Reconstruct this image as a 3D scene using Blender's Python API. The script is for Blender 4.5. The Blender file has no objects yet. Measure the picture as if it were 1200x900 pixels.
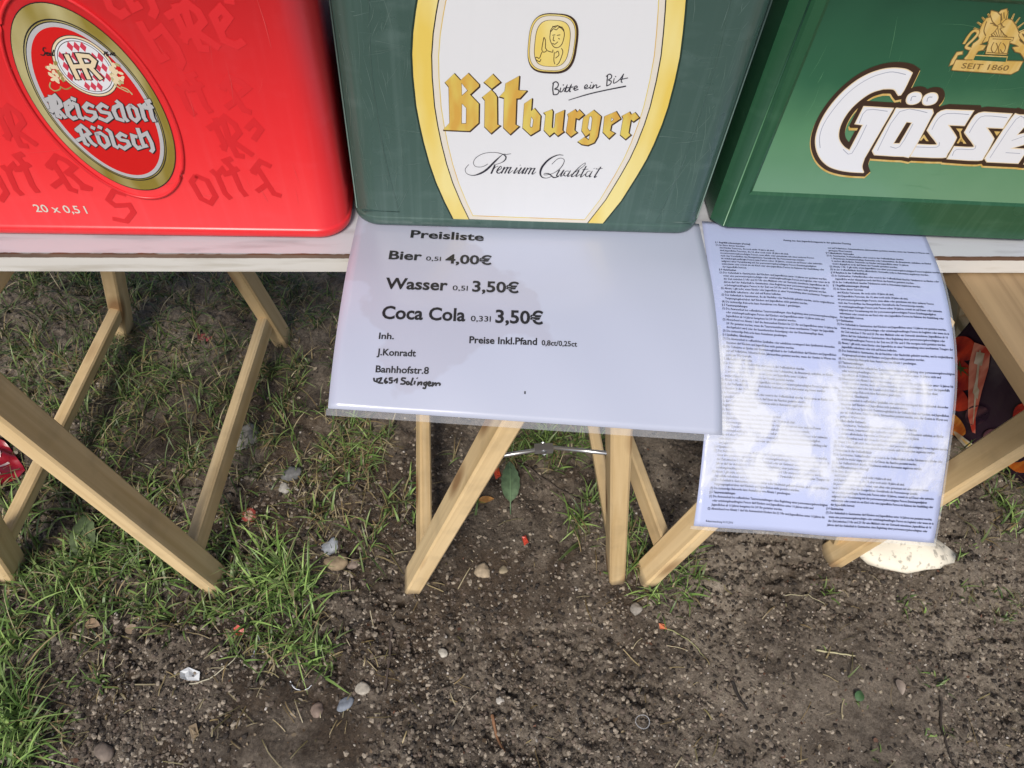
import bpy, bmesh, math, random
import numpy as np
from mathutils import Vector, Matrix
from mathutils.geometry import delaunay_2d_cdt

random.seed(7)
rng = np.random.default_rng(11)
SC = bpy.context.scene
COL = SC.collection

# ------------------------------------------------------------------ camera
CAM = np.array([-0.072932, -0.57943739, 1.27829686])
ROT = np.array([[0.99568778, -0.01123811, 0.09208447],
                [-0.06479414, -0.79463027, 0.60362609],
                [0.06638949, -0.60698965, -0.79193181]])
FPX = 835.0
cam_d = bpy.data.cameras.new('camera')
cam = bpy.data.objects.new('camera', cam_d)
COL.objects.link(cam)
cam_d.sensor_width = 36.0
cam_d.lens = FPX / 1200 * 36
cam_d.clip_start = 0.02
cam_d.clip_end = 500
_m = Matrix([[ROT[i][0], -ROT[i][1], -ROT[i][2], CAM[i]] for i in range(3)] + [[0, 0, 0, 1]])
cam.matrix_world = _m
SC.camera = cam

# ------------------------------------------------------------------ light
SUN_EL, SUN_AZ = math.radians(48), math.radians(200)     # azimuth clockwise from +Y
w = bpy.data.worlds.new('World')
SC.world = w
w.use_nodes = True
nt = w.node_tree
bg = nt.nodes['Background']
sky = nt.nodes.new('ShaderNodeTexSky')
sky.sky_type = 'NISHITA'
sky.sun_disc = False
sky.sun_elevation = SUN_EL
sky.sun_rotation = SUN_AZ
sky.air_density = 1.0
sky.dust_density = 2.5
sky.ozone_density = 1.0
nt.links.new(sky.outputs[0], bg.inputs[0])
bg.inputs[1].default_value = 0.092
sl = bpy.data.lights.new('sun', 'SUN')
sl.energy = 2.35
sl.angle = math.radians(16)
sl.color = (1.0, 0.95, 0.88)
so = bpy.data.objects.new('sun', sl)
COL.objects.link(so)
sd = Vector((math.sin(SUN_AZ) * math.cos(SUN_EL), math.cos(SUN_AZ) * math.cos(SUN_EL), math.sin(SUN_EL)))
so.rotation_euler = sd.to_track_quat('Z', 'Y').to_euler()
SC.view_settings.view_transform = 'Standard'
SC.view_settings.look = 'None'
SC.view_settings.exposure = 0.19
SC.view_settings.gamma = 1.0

TABLE_Z = 0.75

# ------------------------------------------------------------------ helpers
def ray(px, py):
    return ROT @ np.array([px - 600.0, py - 450.0, FPX])

def at_z(px, py, z):
    r = ray(px, py)
    return CAM + (z - CAM[2]) / r[2] * r

def lin(c):
    return tuple(((v / 12.92) if v <= 0.04045 else ((v + 0.055) / 1.055) ** 2.4) for v in c)

class MB:
    """mesh builder"""
    def __init__(s):
        s.v, s.f, s.m, s.sm = [], [], [], []
    def add(s, vs, fs, mat=0, smooth=False):
        o = len(s.v)
        s.v.extend([tuple(map(float, p)) for p in vs])
        for f in fs:
            s.f.append(tuple(i + o for i in f)); s.m.append(mat); s.sm.append(smooth)
    def box(s, lo, hi, mat=0):
        x0, y0, z0 = lo; x1, y1, z1 = hi
        s.add([(x0,y0,z0),(x1,y0,z0),(x1,y1,z0),(x0,y1,z0),(x0,y0,z1),(x1,y0,z1),(x1,y1,z1),(x0,y1,z1)],
              [(0,3,2,1),(4,5,6,7),(0,1,5,4),(1,2,6,5),(2,3,7,6),(3,0,4,7)], mat)
    def bar(s, a, b, wx, wy, side, mat=0, ch=0.0035, cut0=None, cut1=None):
        """timber from a to b; `side` is the direction of the wx width; chamfered edges; ends cut at heights cut0 / cut1"""
        a, b = np.array(a, float), np.array(b, float)
        d = (b - a) / np.linalg.norm(b - a)
        sx = np.array(side, float); sx = sx - d * (sx @ d); sx /= np.linalg.norm(sx)
        sy = np.cross(d, sx)
        hx, hy = wx / 2, wy / 2
        prof = [(-hx+ch,-hy),(hx-ch,-hy),(hx,-hy+ch),(hx,hy-ch),(hx-ch,hy),(-hx+ch,hy),(-hx,hy-ch),(-hx,-hy+ch)]
        rings = []
        n = 2
        vs = []
        for base, cut in ((a, cut0), (b, cut1)):
            for (px, py) in prof:
                p = base + sx * px + sy * py
                if cut is not None:
                    p = p + d * ((cut - p[2]) / d[2])
                vs.append(p)
        k = len(prof)
        fs = [(i, (i + 1) % k, k + (i + 1) % k, k + i) for i in range(k)]
        fs += [tuple(range(k - 1, -1, -1)), tuple(range(k, 2 * k))]
        s.add(vs, fs, mat)
    def tube(s, pts, r, n=8, mat=0, cap=True):
        pts = [np.array(p, float) for p in pts]
        vs, fs = [], []
        rs = r if hasattr(r, '__len__') else [r] * len(pts)
        for i, p in enumerate(pts):
            t = pts[min(i + 1, len(pts) - 1)] - pts[max(i - 1, 0)]
            t = t / (np.linalg.norm(t) + 1e-12)
            up = np.array([0, 0, 1.]) if abs(t[2]) < 0.9 else np.array([1., 0, 0])
            a = np.cross(t, up); a /= np.linalg.norm(a); b = np.cross(a, t)
            for k in range(n):
                an = 2 * math.pi * k / n
                vs.append(p + rs[i] * (math.cos(an) * a + math.sin(an) * b))
        for i in range(len(pts) - 1):
            for k in range(n):
                fs.append((i*n+k, i*n+(k+1) % n, (i+1)*n+(k+1) % n, (i+1)*n+k))
        if cap:
            fs.append(tuple(range(n)))
            fs.append(tuple((len(pts)-1)*n + k for k in range(n-1, -1, -1)))
        s.add(vs, fs, mat, True)
    def build(s, name, mats, parent=None):
        me = bpy.data.meshes.new(name)
        me.from_pydata(s.v, [], s.f)
        for m in (mats if isinstance(mats, (list, tuple)) else [mats]):
            me.materials.append(m)
        me.polygons.foreach_set('material_index', s.m)
        me.polygons.foreach_set('use_smooth', s.sm)
        me.update()
        o = bpy.data.objects.new(name, me)
        COL.objects.link(o)
        if parent is not None:
            o.parent = parent
        return o

def empty(name, loc=(0, 0, 0), rz=0.0):
    o = bpy.data.objects.new(name, None)
    COL.objects.link(o)
    o.location = loc
    o.rotation_euler = (0, 0, rz)
    o.empty_display_size = 0.05
    return o

def tag(o, label=None, cat=None, group=None, kind=None):
    if label: o['label'] = label
    if cat: o['category'] = cat
    if group: o['group'] = group
    if kind: o['kind'] = kind
    return o

# ---- 2D outlines
def area2(p):
    p = np.asarray(p); x, y = p[:, 0], p[:, 1]
    return 0.5 * np.sum(x * np.roll(y, -1) - np.roll(x, -1) * y)

def ccw(p):
    p = [tuple(q) for q in p]
    return p if area2(p) > 0 else p[::-1]

def offset(p, d, lim=1.9):
    """grow a closed outline by d"""
    p = np.array(ccw(p), float)
    keep = [0]
    for i in range(1, len(p)):
        if np.linalg.norm(p[i] - p[keep[-1]]) > 1e-7: keep.append(i)
    p = p[keep]
    n = len(p); out = []
    for i in range(n):
        a, b, c = p[i - 1], p[i], p[(i + 1) % n]
        e1 = b - a; e2 = c - b
        e1 /= np.linalg.norm(e1) + 1e-12; e2 /= np.linalg.norm(e2) + 1e-12
        n1 = np.array([e1[1], -e1[0]]); n2 = np.array([e2[1], -e2[0]])
        m = n1 + n2
        L = np.linalg.norm(m)
        if L < 1e-6: out.append(b + n1 * d); continue
        m /= L
        k = d / max(m @ n1, 1e-3)
        if abs(k) > lim * abs(d) and k > 0:
            out.append(b + n1 * d + e1 * d * 0.6); out.append(b + n2 * d - e2 * d * 0.6)
        else:
            k = max(-lim * abs(d), min(lim * abs(d), k))
            out.append(b + m * k)
    return [tuple(q) for q in out]

def smooth(p, n=6, corners=()):
    """closed Catmull-Rom through p; points whose index is in corners stay sharp"""
    p = np.array(p, float); N = len(p); out = []
    cs = set(corners)
    for i in range(N):
        p1, p2 = p[i], p[(i + 1) % N]
        p0 = p1 if i in cs else p[i - 1]
        p3 = p2 if (i + 1) % N in cs else p[(i + 2) % N]
        for k in range(n):
            t = k / n
            out.append(tuple(0.5 * ((2*p1) + (-p0 + p2)*t + (2*p0 - 5*p1 + 4*p2 - p3)*t*t + (-p0 + 3*p1 - 3*p2 + p3)*t**3)))
    return out

def curve(p, n=5):
    """open Catmull-Rom polyline"""
    p = np.array(p, float); N = len(p); out = []
    for i in range(N - 1):
        p0, p1, p2, p3 = p[max(i-1, 0)], p[i], p[i+1], p[min(i+2, N-1)]
        for k in range(n):
            t = k / n
            out.append(tuple(0.5 * ((2*p1) + (-p0 + p2)*t + (2*p0 - 5*p1 + 4*p2 - p3)*t*t + (-p0 + 3*p1 - 3*p2 + p3)*t**3)))
    out.append(tuple(p[-1]))
    return out

def winding(l, c):
    p = np.asarray(l); x, y = p[:, 0] - c[0], p[:, 1] - c[1]
    x2, y2 = np.roll(x, -1), np.roll(y, -1)
    cr = x*y2 - x2*y
    return int(np.sum((y <= 0) & (y2 > 0) & (cr > 0)) - np.sum((y > 0) & (y2 <= 0) & (cr < 0)))

def ribbon(p, wd, cap=0.0):
    """open stroke -> closed outline; wd is one width or one per point"""
    p = np.array(p, float); n = len(p)
    ws = np.array(wd if hasattr(wd, '__len__') else [wd] * n, float) / 2
    if len(ws) != n:
        ws = np.interp(np.linspace(0, 1, n), np.linspace(0, 1, len(ws)), ws)
    L, Rr = [], []
    for i in range(n):
        e1 = p[i] - p[i-1] if i else p[1] - p[0]
        e2 = p[i+1] - p[i] if i < n-1 else p[i] - p[i-1]
        e1 = e1 / (np.linalg.norm(e1) + 1e-12); e2 = e2 / (np.linalg.norm(e2) + 1e-12)
        n1 = np.array([-e1[1], e1[0]]); n2 = np.array([-e2[1], e2[0]])
        m = n1 + n2; m /= np.linalg.norm(m) + 1e-9
        k = ws[i] / max(m @ n1, 0.55)
        q = p[i].copy()
        if cap and i == 0: q = q - e1 * cap
        if cap and i == n - 1: q = q + e2 * cap
        L.append(tuple(q + m * k)); Rr.append(tuple(q - m * k))
    return L, Rr

class Print:
    """flat printed shapes on a face whose local frame is x right, z up, -y outward; each shape sits a hair above the last"""
    def __init__(s, y0=-0.0003, step=0.00001, fn=None):
        s.mb = MB(); s.y = y0; s.step = step; s.fn = fn
    def put(s, vs, fs, mat):
        pts = [((x, s.y, z) if s.fn is None else s.fn(x, z, s.y)) for x, z in vs]
        s.mb.add(pts, fs, mat)
    def poly(s, outer, mat, holes=()):
        """fill by winding number, so grown outlines that cross themselves still fill"""
        loops = [ccw(outer)] + [ccw(h) for h in holes]
        pts, eds = [], []
        for l in loops:
            o = len(pts); pts += [Vector(q) for q in l]
            eds += [(o + i, o + (i+1) % len(l)) for i in range(len(l))]
        vo, _, fo, *_r = delaunay_2d_cdt(pts, eds, [], 0, 1e-7)
        fs = []
        for t in fo:
            c = sum((vo[i] for i in t), Vector((0, 0)))/len(t)
            if winding(loops[0], c) > 0 and not any(winding(h, c) for h in loops[1:]):
                a, b, d = (vo[i] for i in t[:3])
                cr = (b.x-a.x)*(d.y-a.y) - (b.y-a.y)*(d.x-a.x)
                fs.append(tuple(t) if cr > 0 else tuple(t)[::-1])
        s.put([(q.x, q.y) for q in vo], fs, mat); s.y -= s.step
    def stroke(s, p, wd, mat, cap=0.0):
        L, Rr = ribbon(p, wd, cap)
        n = len(L)
        fs = [(n + i, n + i + 1, i + 1, i) for i in range(n - 1)]
        s.put(L + Rr, fs, mat); s.y -= s.step*0.4
    def build(s, name, mats, parent=None):
        return s.mb.build(name, mats, parent)

_txt_cache = {}
def text2d(body, bold=0.0, res=3, spacing=1.0):
    key = (body, bold, res, spacing)
    if key in _txt_cache: return _txt_cache[key]
    cu = bpy.data.curves.new('t', 'FONT')
    cu.body = body; cu.size = 1.0; cu.offset = bold; cu.resolution_u = res
    cu.dimensions = '2D'; cu.fill_mode = 'FRONT'; cu.space_character = spacing
    ob = bpy.data.objects.new('t', cu)
    COL.objects.link(ob)
    dg = bpy.context.evaluated_depsgraph_get()
    me = ob.evaluated_get(dg).to_mesh()
    vs = np.array([(v.co.x, v.co.y) for v in me.vertices]).reshape(-1, 2)
    fs = []
    for p in me.polygons:
        f = tuple(p.vertices)
        fs.append(f if p.normal.z > 0 else f[::-1])
    ob.evaluated_get(dg).to_mesh_clear()
    bpy.data.objects.remove(ob); bpy.data.curves.remove(cu)
    _txt_cache[key] = (vs, fs)
    return vs, fs

# ------------------------------------------------------------------ materials
def new_mat(name):
    m = bpy.data.materials.new(name)
    m.use_nodes = True
    n = m.node_tree
    return m, n, n.nodes['Principled BSDF']

def N(n, t, **kw):
    nd = n.nodes.new(t)
    for k, v in kw.items():
        setattr(nd, k, v)
    return nd

def plain(name, col, rough=0.5, metal=0.0, coat=0.0, spec=0.5):
    m, n, b = new_mat(name)
    b.inputs['Base Color'].default_value = (*col, 1)
    b.inputs['Roughness'].default_value = rough
    b.inputs['Metallic'].default_value = metal
    b.inputs['Coat Weight'].default_value = coat
    b.inputs['Coat Roughness'].default_value = 0.1
    b.inputs['Specular IOR Level'].default_value = spec
    return m

def plastic(name, col, rough=0.3, wear=(1.25, 1.25, 1.25), bump=0.03, scale=1.0, spec=0.5, dirt=0.5):
    """moulded plastic: faint mottling, fine scuffs along one direction, uneven gloss"""
    m, n, b = new_mat(name)
    L = n.links
    tc = N(n, 'ShaderNodeTexCoord')
    mp = N(n, 'ShaderNodeMapping'); mp.inputs['Scale'].default_value = (26 * scale, 26 * scale, 60 * scale)
    L.new(tc.outputs['Object'], mp.inputs[0])
    sc = N(n, 'ShaderNodeTexNoise'); sc.inputs['Scale'].default_value = 1.0; sc.inputs['Detail'].default_value = 5
    L.new(mp.outputs[0], sc.inputs['Vector'])
    mp2 = N(n, 'ShaderNodeMapping'); mp2.inputs['Scale'].default_value = (150 * scale, 60 * scale, 5 * scale); mp2.inputs['Rotation'].default_value = (0, 0.06, 0)
    L.new(tc.outputs['Object'], mp2.inputs[0])
    sc2 = N(n, 'ShaderNodeTexNoise'); sc2.inputs['Scale'].default_value = 1.0; sc2.inputs['Detail'].default_value = 4
    L.new(mp2.outputs[0], sc2.inputs['Vector'])
    big = N(n, 'ShaderNodeTexNoise'); big.inputs['Scale'].default_value = 9 * scale; big.inputs['Detail'].default_value = 6
    L.new(tc.outputs['Object'], big.inputs['Vector'])
    r1 = N(n, 'ShaderNodeMapRange'); r1.inputs[1].default_value = 0.55; r1.inputs[2].default_value = 0.95
    L.new(sc.outputs[0], r1.inputs[0])
    r2 = N(n, 'ShaderNodeMapRange'); r2.inputs[1].default_value = 0.50; r2.inputs[2].default_value = 1.0
    L.new(sc2.outputs[0], r2.inputs[0])
    ad = N(n, 'ShaderNodeMath', operation='ADD'); L.new(r1.outputs[0], ad.inputs[0]); L.new(r2.outputs[0], ad.inputs[1])
    mu = N(n, 'ShaderNodeMath', operation='MULTIPLY'); L.new(ad.outputs[0], mu.inputs[0]); L.new(big.outputs[0], mu.inputs[1])
    mu2 = N(n, 'ShaderNodeMath', operation='MULTIPLY'); L.new(mu.outputs[0], mu2.inputs[0]); mu2.inputs[1].default_value = dirt
    mix = N(n, 'ShaderNodeMix', data_type='RGBA')
    mix.inputs[6].default_value = (*col, 1)
    mix.inputs[7].default_value = (*[min(0.9, c * k + 0.03) for c, k in zip(col, wear)], 1)
    L.new(mu2.outputs[0], mix.inputs[0])
    L.new(mix.outputs[2], b.inputs['Base Color'])
    rr = N(n, 'ShaderNodeMapRange'); rr.inputs[3].default_value = rough * 0.75; rr.inputs[4].default_value = rough * 1.45
    L.new(big.outputs[0], rr.inputs[0])
    L.new(rr.outputs[0], b.inputs['Roughness'])
    b.inputs['Specular IOR Level'].default_value = spec
    bp = N(n, 'ShaderNodeBump'); bp.inputs['Strength'].default_value = bump; bp.inputs['Distance'].default_value = 0.01
    L.new(big.outputs[0], bp.inputs['Height'])
    L.new(bp.outputs[0], b.inputs['Normal'])
    return m

def wood(name, axis, c1, c2, scale=1.0):
    """sawn spruce: long grain along one local axis"""
    m, n, b = new_mat(name)
    L = n.links
    tc = N(n, 'ShaderNodeTexCoord')
    mp = N(n, 'ShaderNodeMapping')
    s = [70 * scale] * 3; s[axis] = 2.5 * scale
    mp.inputs['Scale'].default_value = s
    L.new(tc.outputs['Object'], mp.inputs[0])
    oi = N(n, 'ShaderNodeObjectInfo')
    av = N(n, 'ShaderNodeVectorMath', operation='ADD')
    sc0 = N(n, 'ShaderNodeMath', operation='MULTIPLY'); sc0.inputs[1].default_value = 57.0
    L.new(oi.outputs['Random'], sc0.inputs[0])
    L.new(mp.outputs[0], av.inputs[0]); L.new(sc0.outputs[0], av.inputs[1])
    g = N(n, 'ShaderNodeTexNoise'); g.inputs['Scale'].default_value = 1.0; g.inputs['Detail'].default_value = 6; g.inputs['Distortion'].default_value = 0.6
    L.new(av.outputs[0], g.inputs['Vector'])
    wv = N(n, 'ShaderNodeTexNoise'); wv.inputs['Scale'].default_value = 0.22; wv.inputs['Detail'].default_value = 3
    L.new(av.outputs[0], wv.inputs['Vector'])
    rp = N(n, 'ShaderNodeValToRGB')
    rp.color_ramp.elements[0].position = 0.36; rp.color_ramp.elements[0].color = (*c2, 1)
    rp.color_ramp.elements[1].position = 0.62; rp.color_ramp.elements[1].color = (*c1, 1)
    mm = N(n, 'ShaderNodeMath', operation='MULTIPLY_ADD'); mm.inputs[1].default_value = 0.5
    L.new(g.outputs[0], mm.inputs[0])
    hf = N(n, 'ShaderNodeMath', operation='MULTIPLY'); hf.inputs[1].default_value = 0.5
    L.new(wv.outputs[0], hf.inputs[0]); L.new(hf.outputs[0], mm.inputs[2])
    L.new(mm.outputs[0], rp.inputs[0])
    # grey handling dirt
    dn = N(n, 'ShaderNodeTexNoise'); dn.inputs['Scale'].default_value = 14; dn.inputs['Detail'].default_value = 5
    L.new(tc.outputs['Object'], dn.inputs['Vector'])
    dr = N(n, 'ShaderNodeMapRange'); dr.inputs[1].default_value = 0.5; dr.inputs[2].default_value = 0.8; dr.inputs[4].default_value = 0.45
    L.new(dn.outputs[0], dr.inputs[0])
    mx = N(n, 'ShaderNodeMix', data_type='RGBA'); mx.inputs[7].default_value = (0.22, 0.16, 0.095, 1)
    L.new(dr.outputs[0], mx.inputs[0]); L.new(rp.outputs[0], mx.inputs[6])
    # knots
    kp = N(n, 'ShaderNodeMapping'); ks = [26 * scale] * 3; ks[axis] = 11 * scale; kp.inputs['Scale'].default_value = ks
    L.new(tc.outputs['Object'], kp.inputs[0])
    ka = N(n, 'ShaderNodeVectorMath', operation='ADD'); L.new(kp.outputs[0], ka.inputs[0]); L.new(sc0.outputs[0], ka.inputs[1])
    vo = N(n, 'ShaderNodeTexVoronoi'); vo.inputs['Scale'].default_value = .42; vo.inputs['Randomness'].default_value = 1
    L.new(ka.outputs[0], vo.inputs['Vector'])
    kr = N(n, 'ShaderNodeMapRange'); kr.inputs[1].default_value = .27; kr.inputs[2].default_value = .14; kr.inputs[4].default_value = .8
    L.new(vo.outputs['Distance'], kr.inputs[0])
    kx = N(n, 'ShaderNodeMix', data_type='RGBA'); kx.inputs[7].default_value = (0.24, 0.105, 0.035, 1)
    L.new(kr.outputs[0], kx.inputs[0]); L.new(mx.outputs[2], kx.inputs[6])
    mx = kx
    if axis == 2:
        # soil caked on the foot of a leg (its local z starts at the ground)
        sp = N(n, 'ShaderNodeSeparateXYZ'); L.new(tc.outputs['Object'], sp.inputs[0])
        fz = N(n, 'ShaderNodeMath', operation='MULTIPLY_ADD'); fz.inputs[1].default_value = .05; L.new(dn.outputs[0], fz.inputs[0]); L.new(sp.outputs[2], fz.inputs[2])
        fr = N(n, 'ShaderNodeMapRange'); fr.inputs[1].default_value = .046; fr.inputs[2].default_value = .026; fr.inputs[4].default_value = .75
        L.new(fz.outputs[0], fr.inputs[0])
        fx = N(n, 'ShaderNodeMix', data_type='RGBA'); fx.inputs[7].default_value = (0.13, 0.10, 0.07, 1)
        L.new(fr.outputs[0], fx.inputs[0]); L.new(mx.outputs[2], fx.inputs[6]); mx = fx
    # a tint per piece
    hs = N(n, 'ShaderNodeHueSaturation')
    vr = N(n, 'ShaderNodeMapRange'); vr.inputs[3].default_value = 0.85; vr.inputs[4].default_value = 1.12
    L.new(oi.outputs['Random'], vr.inputs[0]); L.new(vr.outputs[0], hs.inputs['Value'])
    L.new(mx.outputs[2], hs.inputs['Color'])
    L.new(hs.outputs[0], b.inputs['Base Color'])
    b.inputs['Roughness'].default_value = 0.62
    bp = N(n, 'ShaderNodeBump'); bp.inputs['Strength'].default_value = 0.25; bp.inputs['Distance'].default_value = 0.002
    L.new(g.outputs[0], bp.inputs['Height']); L.new(bp.outputs[0], b.inputs['Normal'])
    return m

M = {}
WC1, WC2 = (0.82, 0.62, 0.35), (0.60, 0.41, 0.19)
M['wood_x'] = wood('spruce_x', 0, WC1, WC2)
M['wood_y'] = wood('spruce_y', 1, WC1, WC2)
M['wood_z'] = wood('spruce_z', 2, WC1, WC2)
M['wood_plank'] = wood('old_plank', 1, (0.42, 0.29, 0.155), (0.17, 0.105, 0.05), 0.6)
M['red'] = plastic('red_plastic', (0.78, 0.026, 0.032), 0.28, (1.0, 3.0, 3.0), 0.02, dirt=0.35)
M['red_relief'] = plastic('red_print', (0.71, 0.020, 0.026), 0.45, (1.0, 2, 2), 0.02, dirt=0.2)
M['green_grey'] = plastic('grey_green_plastic', (0.056, 0.106, 0.090), 0.24, (2.4, 2.0, 2.15), 0.02, dirt=0.8)
M['green'] = plastic('green_plastic', (0.021, 0.086, 0.040), 0.23, (2.4, 1.8, 2.0), 0.03, dirt=0.8)
M['red_scuff'] = plain('red_scuff', (0.80, 0.10, 0.10), 0.5)
M['green_scuff'] = plain('green_scuff', (0.13, 0.20, 0.175), 0.5)
M['panel_scuff'] = plain('panel_scuff', (0.10, 0.26, 0.13), 0.5)
M['dark_gap'] = plain('dark_green', (0.010, 0.03, 0.02), 0.5)
M['white_label'] = plastic('label_white', (0.74, 0.75, 0.77), 0.3, (0.8, 0.8, 0.8), 0.03, 0.6, dirt=0.25)
M['black'] = plain('black_print', (0.012, 0.012, 0.014), 0.45)
M['ink'] = plain('ink', (0.018, 0.017, 0.03), 0.6)
M['ink_fine'] = plain('fine_ink', (0.022, 0.022, 0.05), 0.6)
M['brown'] = plain('brown_print', (0.045, 0.022, 0.012), 0.4)
M['white'] = plain('white_print', (0.76, 0.77, 0.80), 0.35)
M['cream'] = plain('cream_print', (0.80, 0.66, 0.44), 0.35)
M['pale_cream'] = plain('pale_cream', (0.74, 0.69, 0.60), 0.35)
M['silver'] = plain('silver_print', (0.62, 0.62, 0.64), 0.3, 0.25)
M['grey_line'] = plain('grey_print', (0.36, 0.38, 0.46), 0.4)
M['red_print'] = plain('label_red', (0.66, 0.012, 0.012), 0.25)

def gold(name, a, b_, sc=60, metal=0.35, rough=0.3):
    m, n, b = new_mat(name)
    tc = N(n, 'ShaderNodeTexCoord')
    mp = N(n, 'ShaderNodeMapping'); mp.inputs['Scale'].default_value = (sc, sc, sc * 0.25)
    n.links.new(tc.outputs['Object'], mp.inputs[0])
    no = N(n, 'ShaderNodeTexNoise'); no.inputs['Scale'].default_value = 1; no.inputs['Detail'].default_value = 2
    n.links.new(mp.outputs[0], no.inputs['Vector'])
    r = N(n, 'ShaderNodeValToRGB')
    r.color_ramp.elements[0].position = 0.38; r.color_ramp.elements[0].color = (*a, 1)
    r.color_ramp.elements[1].position = 0.62; r.color_ramp.elements[1].color = (*b_, 1)
    n.links.new(no.outputs[0], r.inputs[0]); n.links.new(r.outputs[0], b.inputs['Base Color'])
    b.inputs['Metallic'].default_value = metal; b.inputs['Roughness'].default_value = rough
    return m
M['gold'] = gold('gold_letters', (0.66, 0.38, 0.07), (0.72, 0.58, 0.13), 70, 0.05, 0.35)
M['yellow'] = gold('yellow_band', (0.78, 0.58, 0.12), (0.82, 0.70, 0.28), 30, 0.0, 0.35)
M['gold_ring'] = gold('gold_ring', (0.46, 0.36, 0.07), (0.88, 0.80, 0.42), 30, 0.5, 0.25)  # light and dark golds stand in for reflections along the ring
M['gold_crest'] = gold('gold_crest', (0.62, 0.40, 0.10), (0.72, 0.52, 0.20), 120, 0.1, 0.35)
M['crest_dark'] = plain('crest_outline', (0.20, 0.12, 0.035), 0.4)  # dark brown print outlining the crest shapes
M['metal'] = plain('zinc_steel', (0.62, 0.63, 0.65), 0.32, 0.9)
M['pattern_red'] = plain('pattern_red', (0.62, 0.05, 0.09), 0.3)

def panel_green():
    """panel of the right crate: light green at the foot turning dark green upward"""
    m, n, b = new_mat('graded_green_panel')
    L = n.links
    tc = N(n, 'ShaderNodeTexCoord')
    sp = N(n, 'ShaderNodeSeparateXYZ'); L.new(tc.outputs['Object'], sp.inputs[0])
    no = N(n, 'ShaderNodeTexNoise'); no.inputs['Scale'].default_value = 14; no.inputs['Detail'].default_value = 3
    L.new(tc.outputs['Object'], no.inputs['Vector'])
    a = N(n, 'ShaderNodeMath', operation='MULTIPLY_ADD'); a.inputs[1].default_value = 0.06; L.new(no.outputs[0], a.inputs[0]); L.new(sp.outputs[2], a.inputs[2])
    r = N(n, 'ShaderNodeValToRGB')
    e = r.color_ramp.elements
    e[0].position = 0.07; e[0].color = (0.155, 0.31, 0.185, 1)
    e[1].position = 0.31; e[1].color = (0.014, 0.060, 0.034, 1)
    k = e.new(0.16); k.color = (0.095, 0.245, 0.125, 1)
    k = e.new(0.22); k.color = (0.030, 0.120, 0.062, 1)
    L.new(a.outputs[0], r.inputs[0]); L.new(r.outputs[0], b.inputs['Base Color'])
    b.inputs['Roughness'].default_value = 0.22
    return m
M['panel'] = panel_green()

def paper(name, col, rough=0.12, bump=0.02, bscale=14, stain=False, haze=False):
    """laminated paper under a glossy film; haze is not used"""
    m, n, b = new_mat(name)
    L = n.links
    tc = N(n, 'ShaderNodeTexCoord')
    no = N(n, 'ShaderNodeTexNoise'); no.inputs['Scale'].default_value = bscale; no.inputs['Detail'].default_value = 4
    L.new(tc.outputs['Object'], no.inputs['Vector'])
    bp = N(n, 'ShaderNodeBump'); bp.inputs['Strength'].default_value = bump * 10; bp.inputs['Distance'].default_value = 0.004
    L.new(no.outputs[0], bp.inputs['Height'])
    b.inputs['Base Color'].default_value = (*col, 1)
    b.inputs['Roughness'].default_value = 0.55
    b.inputs['Coat Weight'].default_value = 1.0
    b.inputs['Coat Roughness'].default_value = rough
    L.new(bp.outputs[0], b.inputs['Coat Normal'])
    if stain:
        s = N(n, 'ShaderNodeTexNoise'); s.inputs['Scale'].default_value = 7; s.inputs['Detail'].default_value = 5
        L.new(tc.outputs['Object'], s.inputs['Vector'])
        r = N(n, 'ShaderNodeValToRGB')
        e = r.color_ramp.elements
        e[0].position = 0.0; e[0].color = (*col, 1); e[1].position = 1.0
        e[1].color = (col[0]*0.93, col[1]*0.90, col[2]*0.89, 1)
        e[0].position = 0.50; e[1].position = 0.525
        dv = N(n, 'ShaderNodeVectorMath', operation='DISTANCE'); dv.inputs[1].default_value = (-0.11, -0.035, 0.75)
        L.new(tc.outputs['Object'], dv.inputs[0])
        sb = N(n, 'ShaderNodeMath', operation='MULTIPLY_ADD'); sb.inputs[1].default_value = -2.2
        L.new(dv.outputs['Value'], sb.inputs[0]); L.new(s.outputs[0], sb.inputs[2])
        ad = N(n, 'ShaderNodeMath', operation='ADD'); ad.inputs[1].default_value = .22; L.new(sb.outputs[0], ad.inputs[0])
        L.new(ad.outputs[0], r.inputs[0]); L.new(r.outputs[0], b.inputs['Base Color'])
    return m
M['price_paper'] = paper('price_paper', (0.455, 0.485, 0.60), 0.2, 0.012, 10, stain=True)
M['notice_paper'] = paper('notice_paper', (0.46, 0.51, 0.74), 0.08, 0.11, 22)

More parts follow.
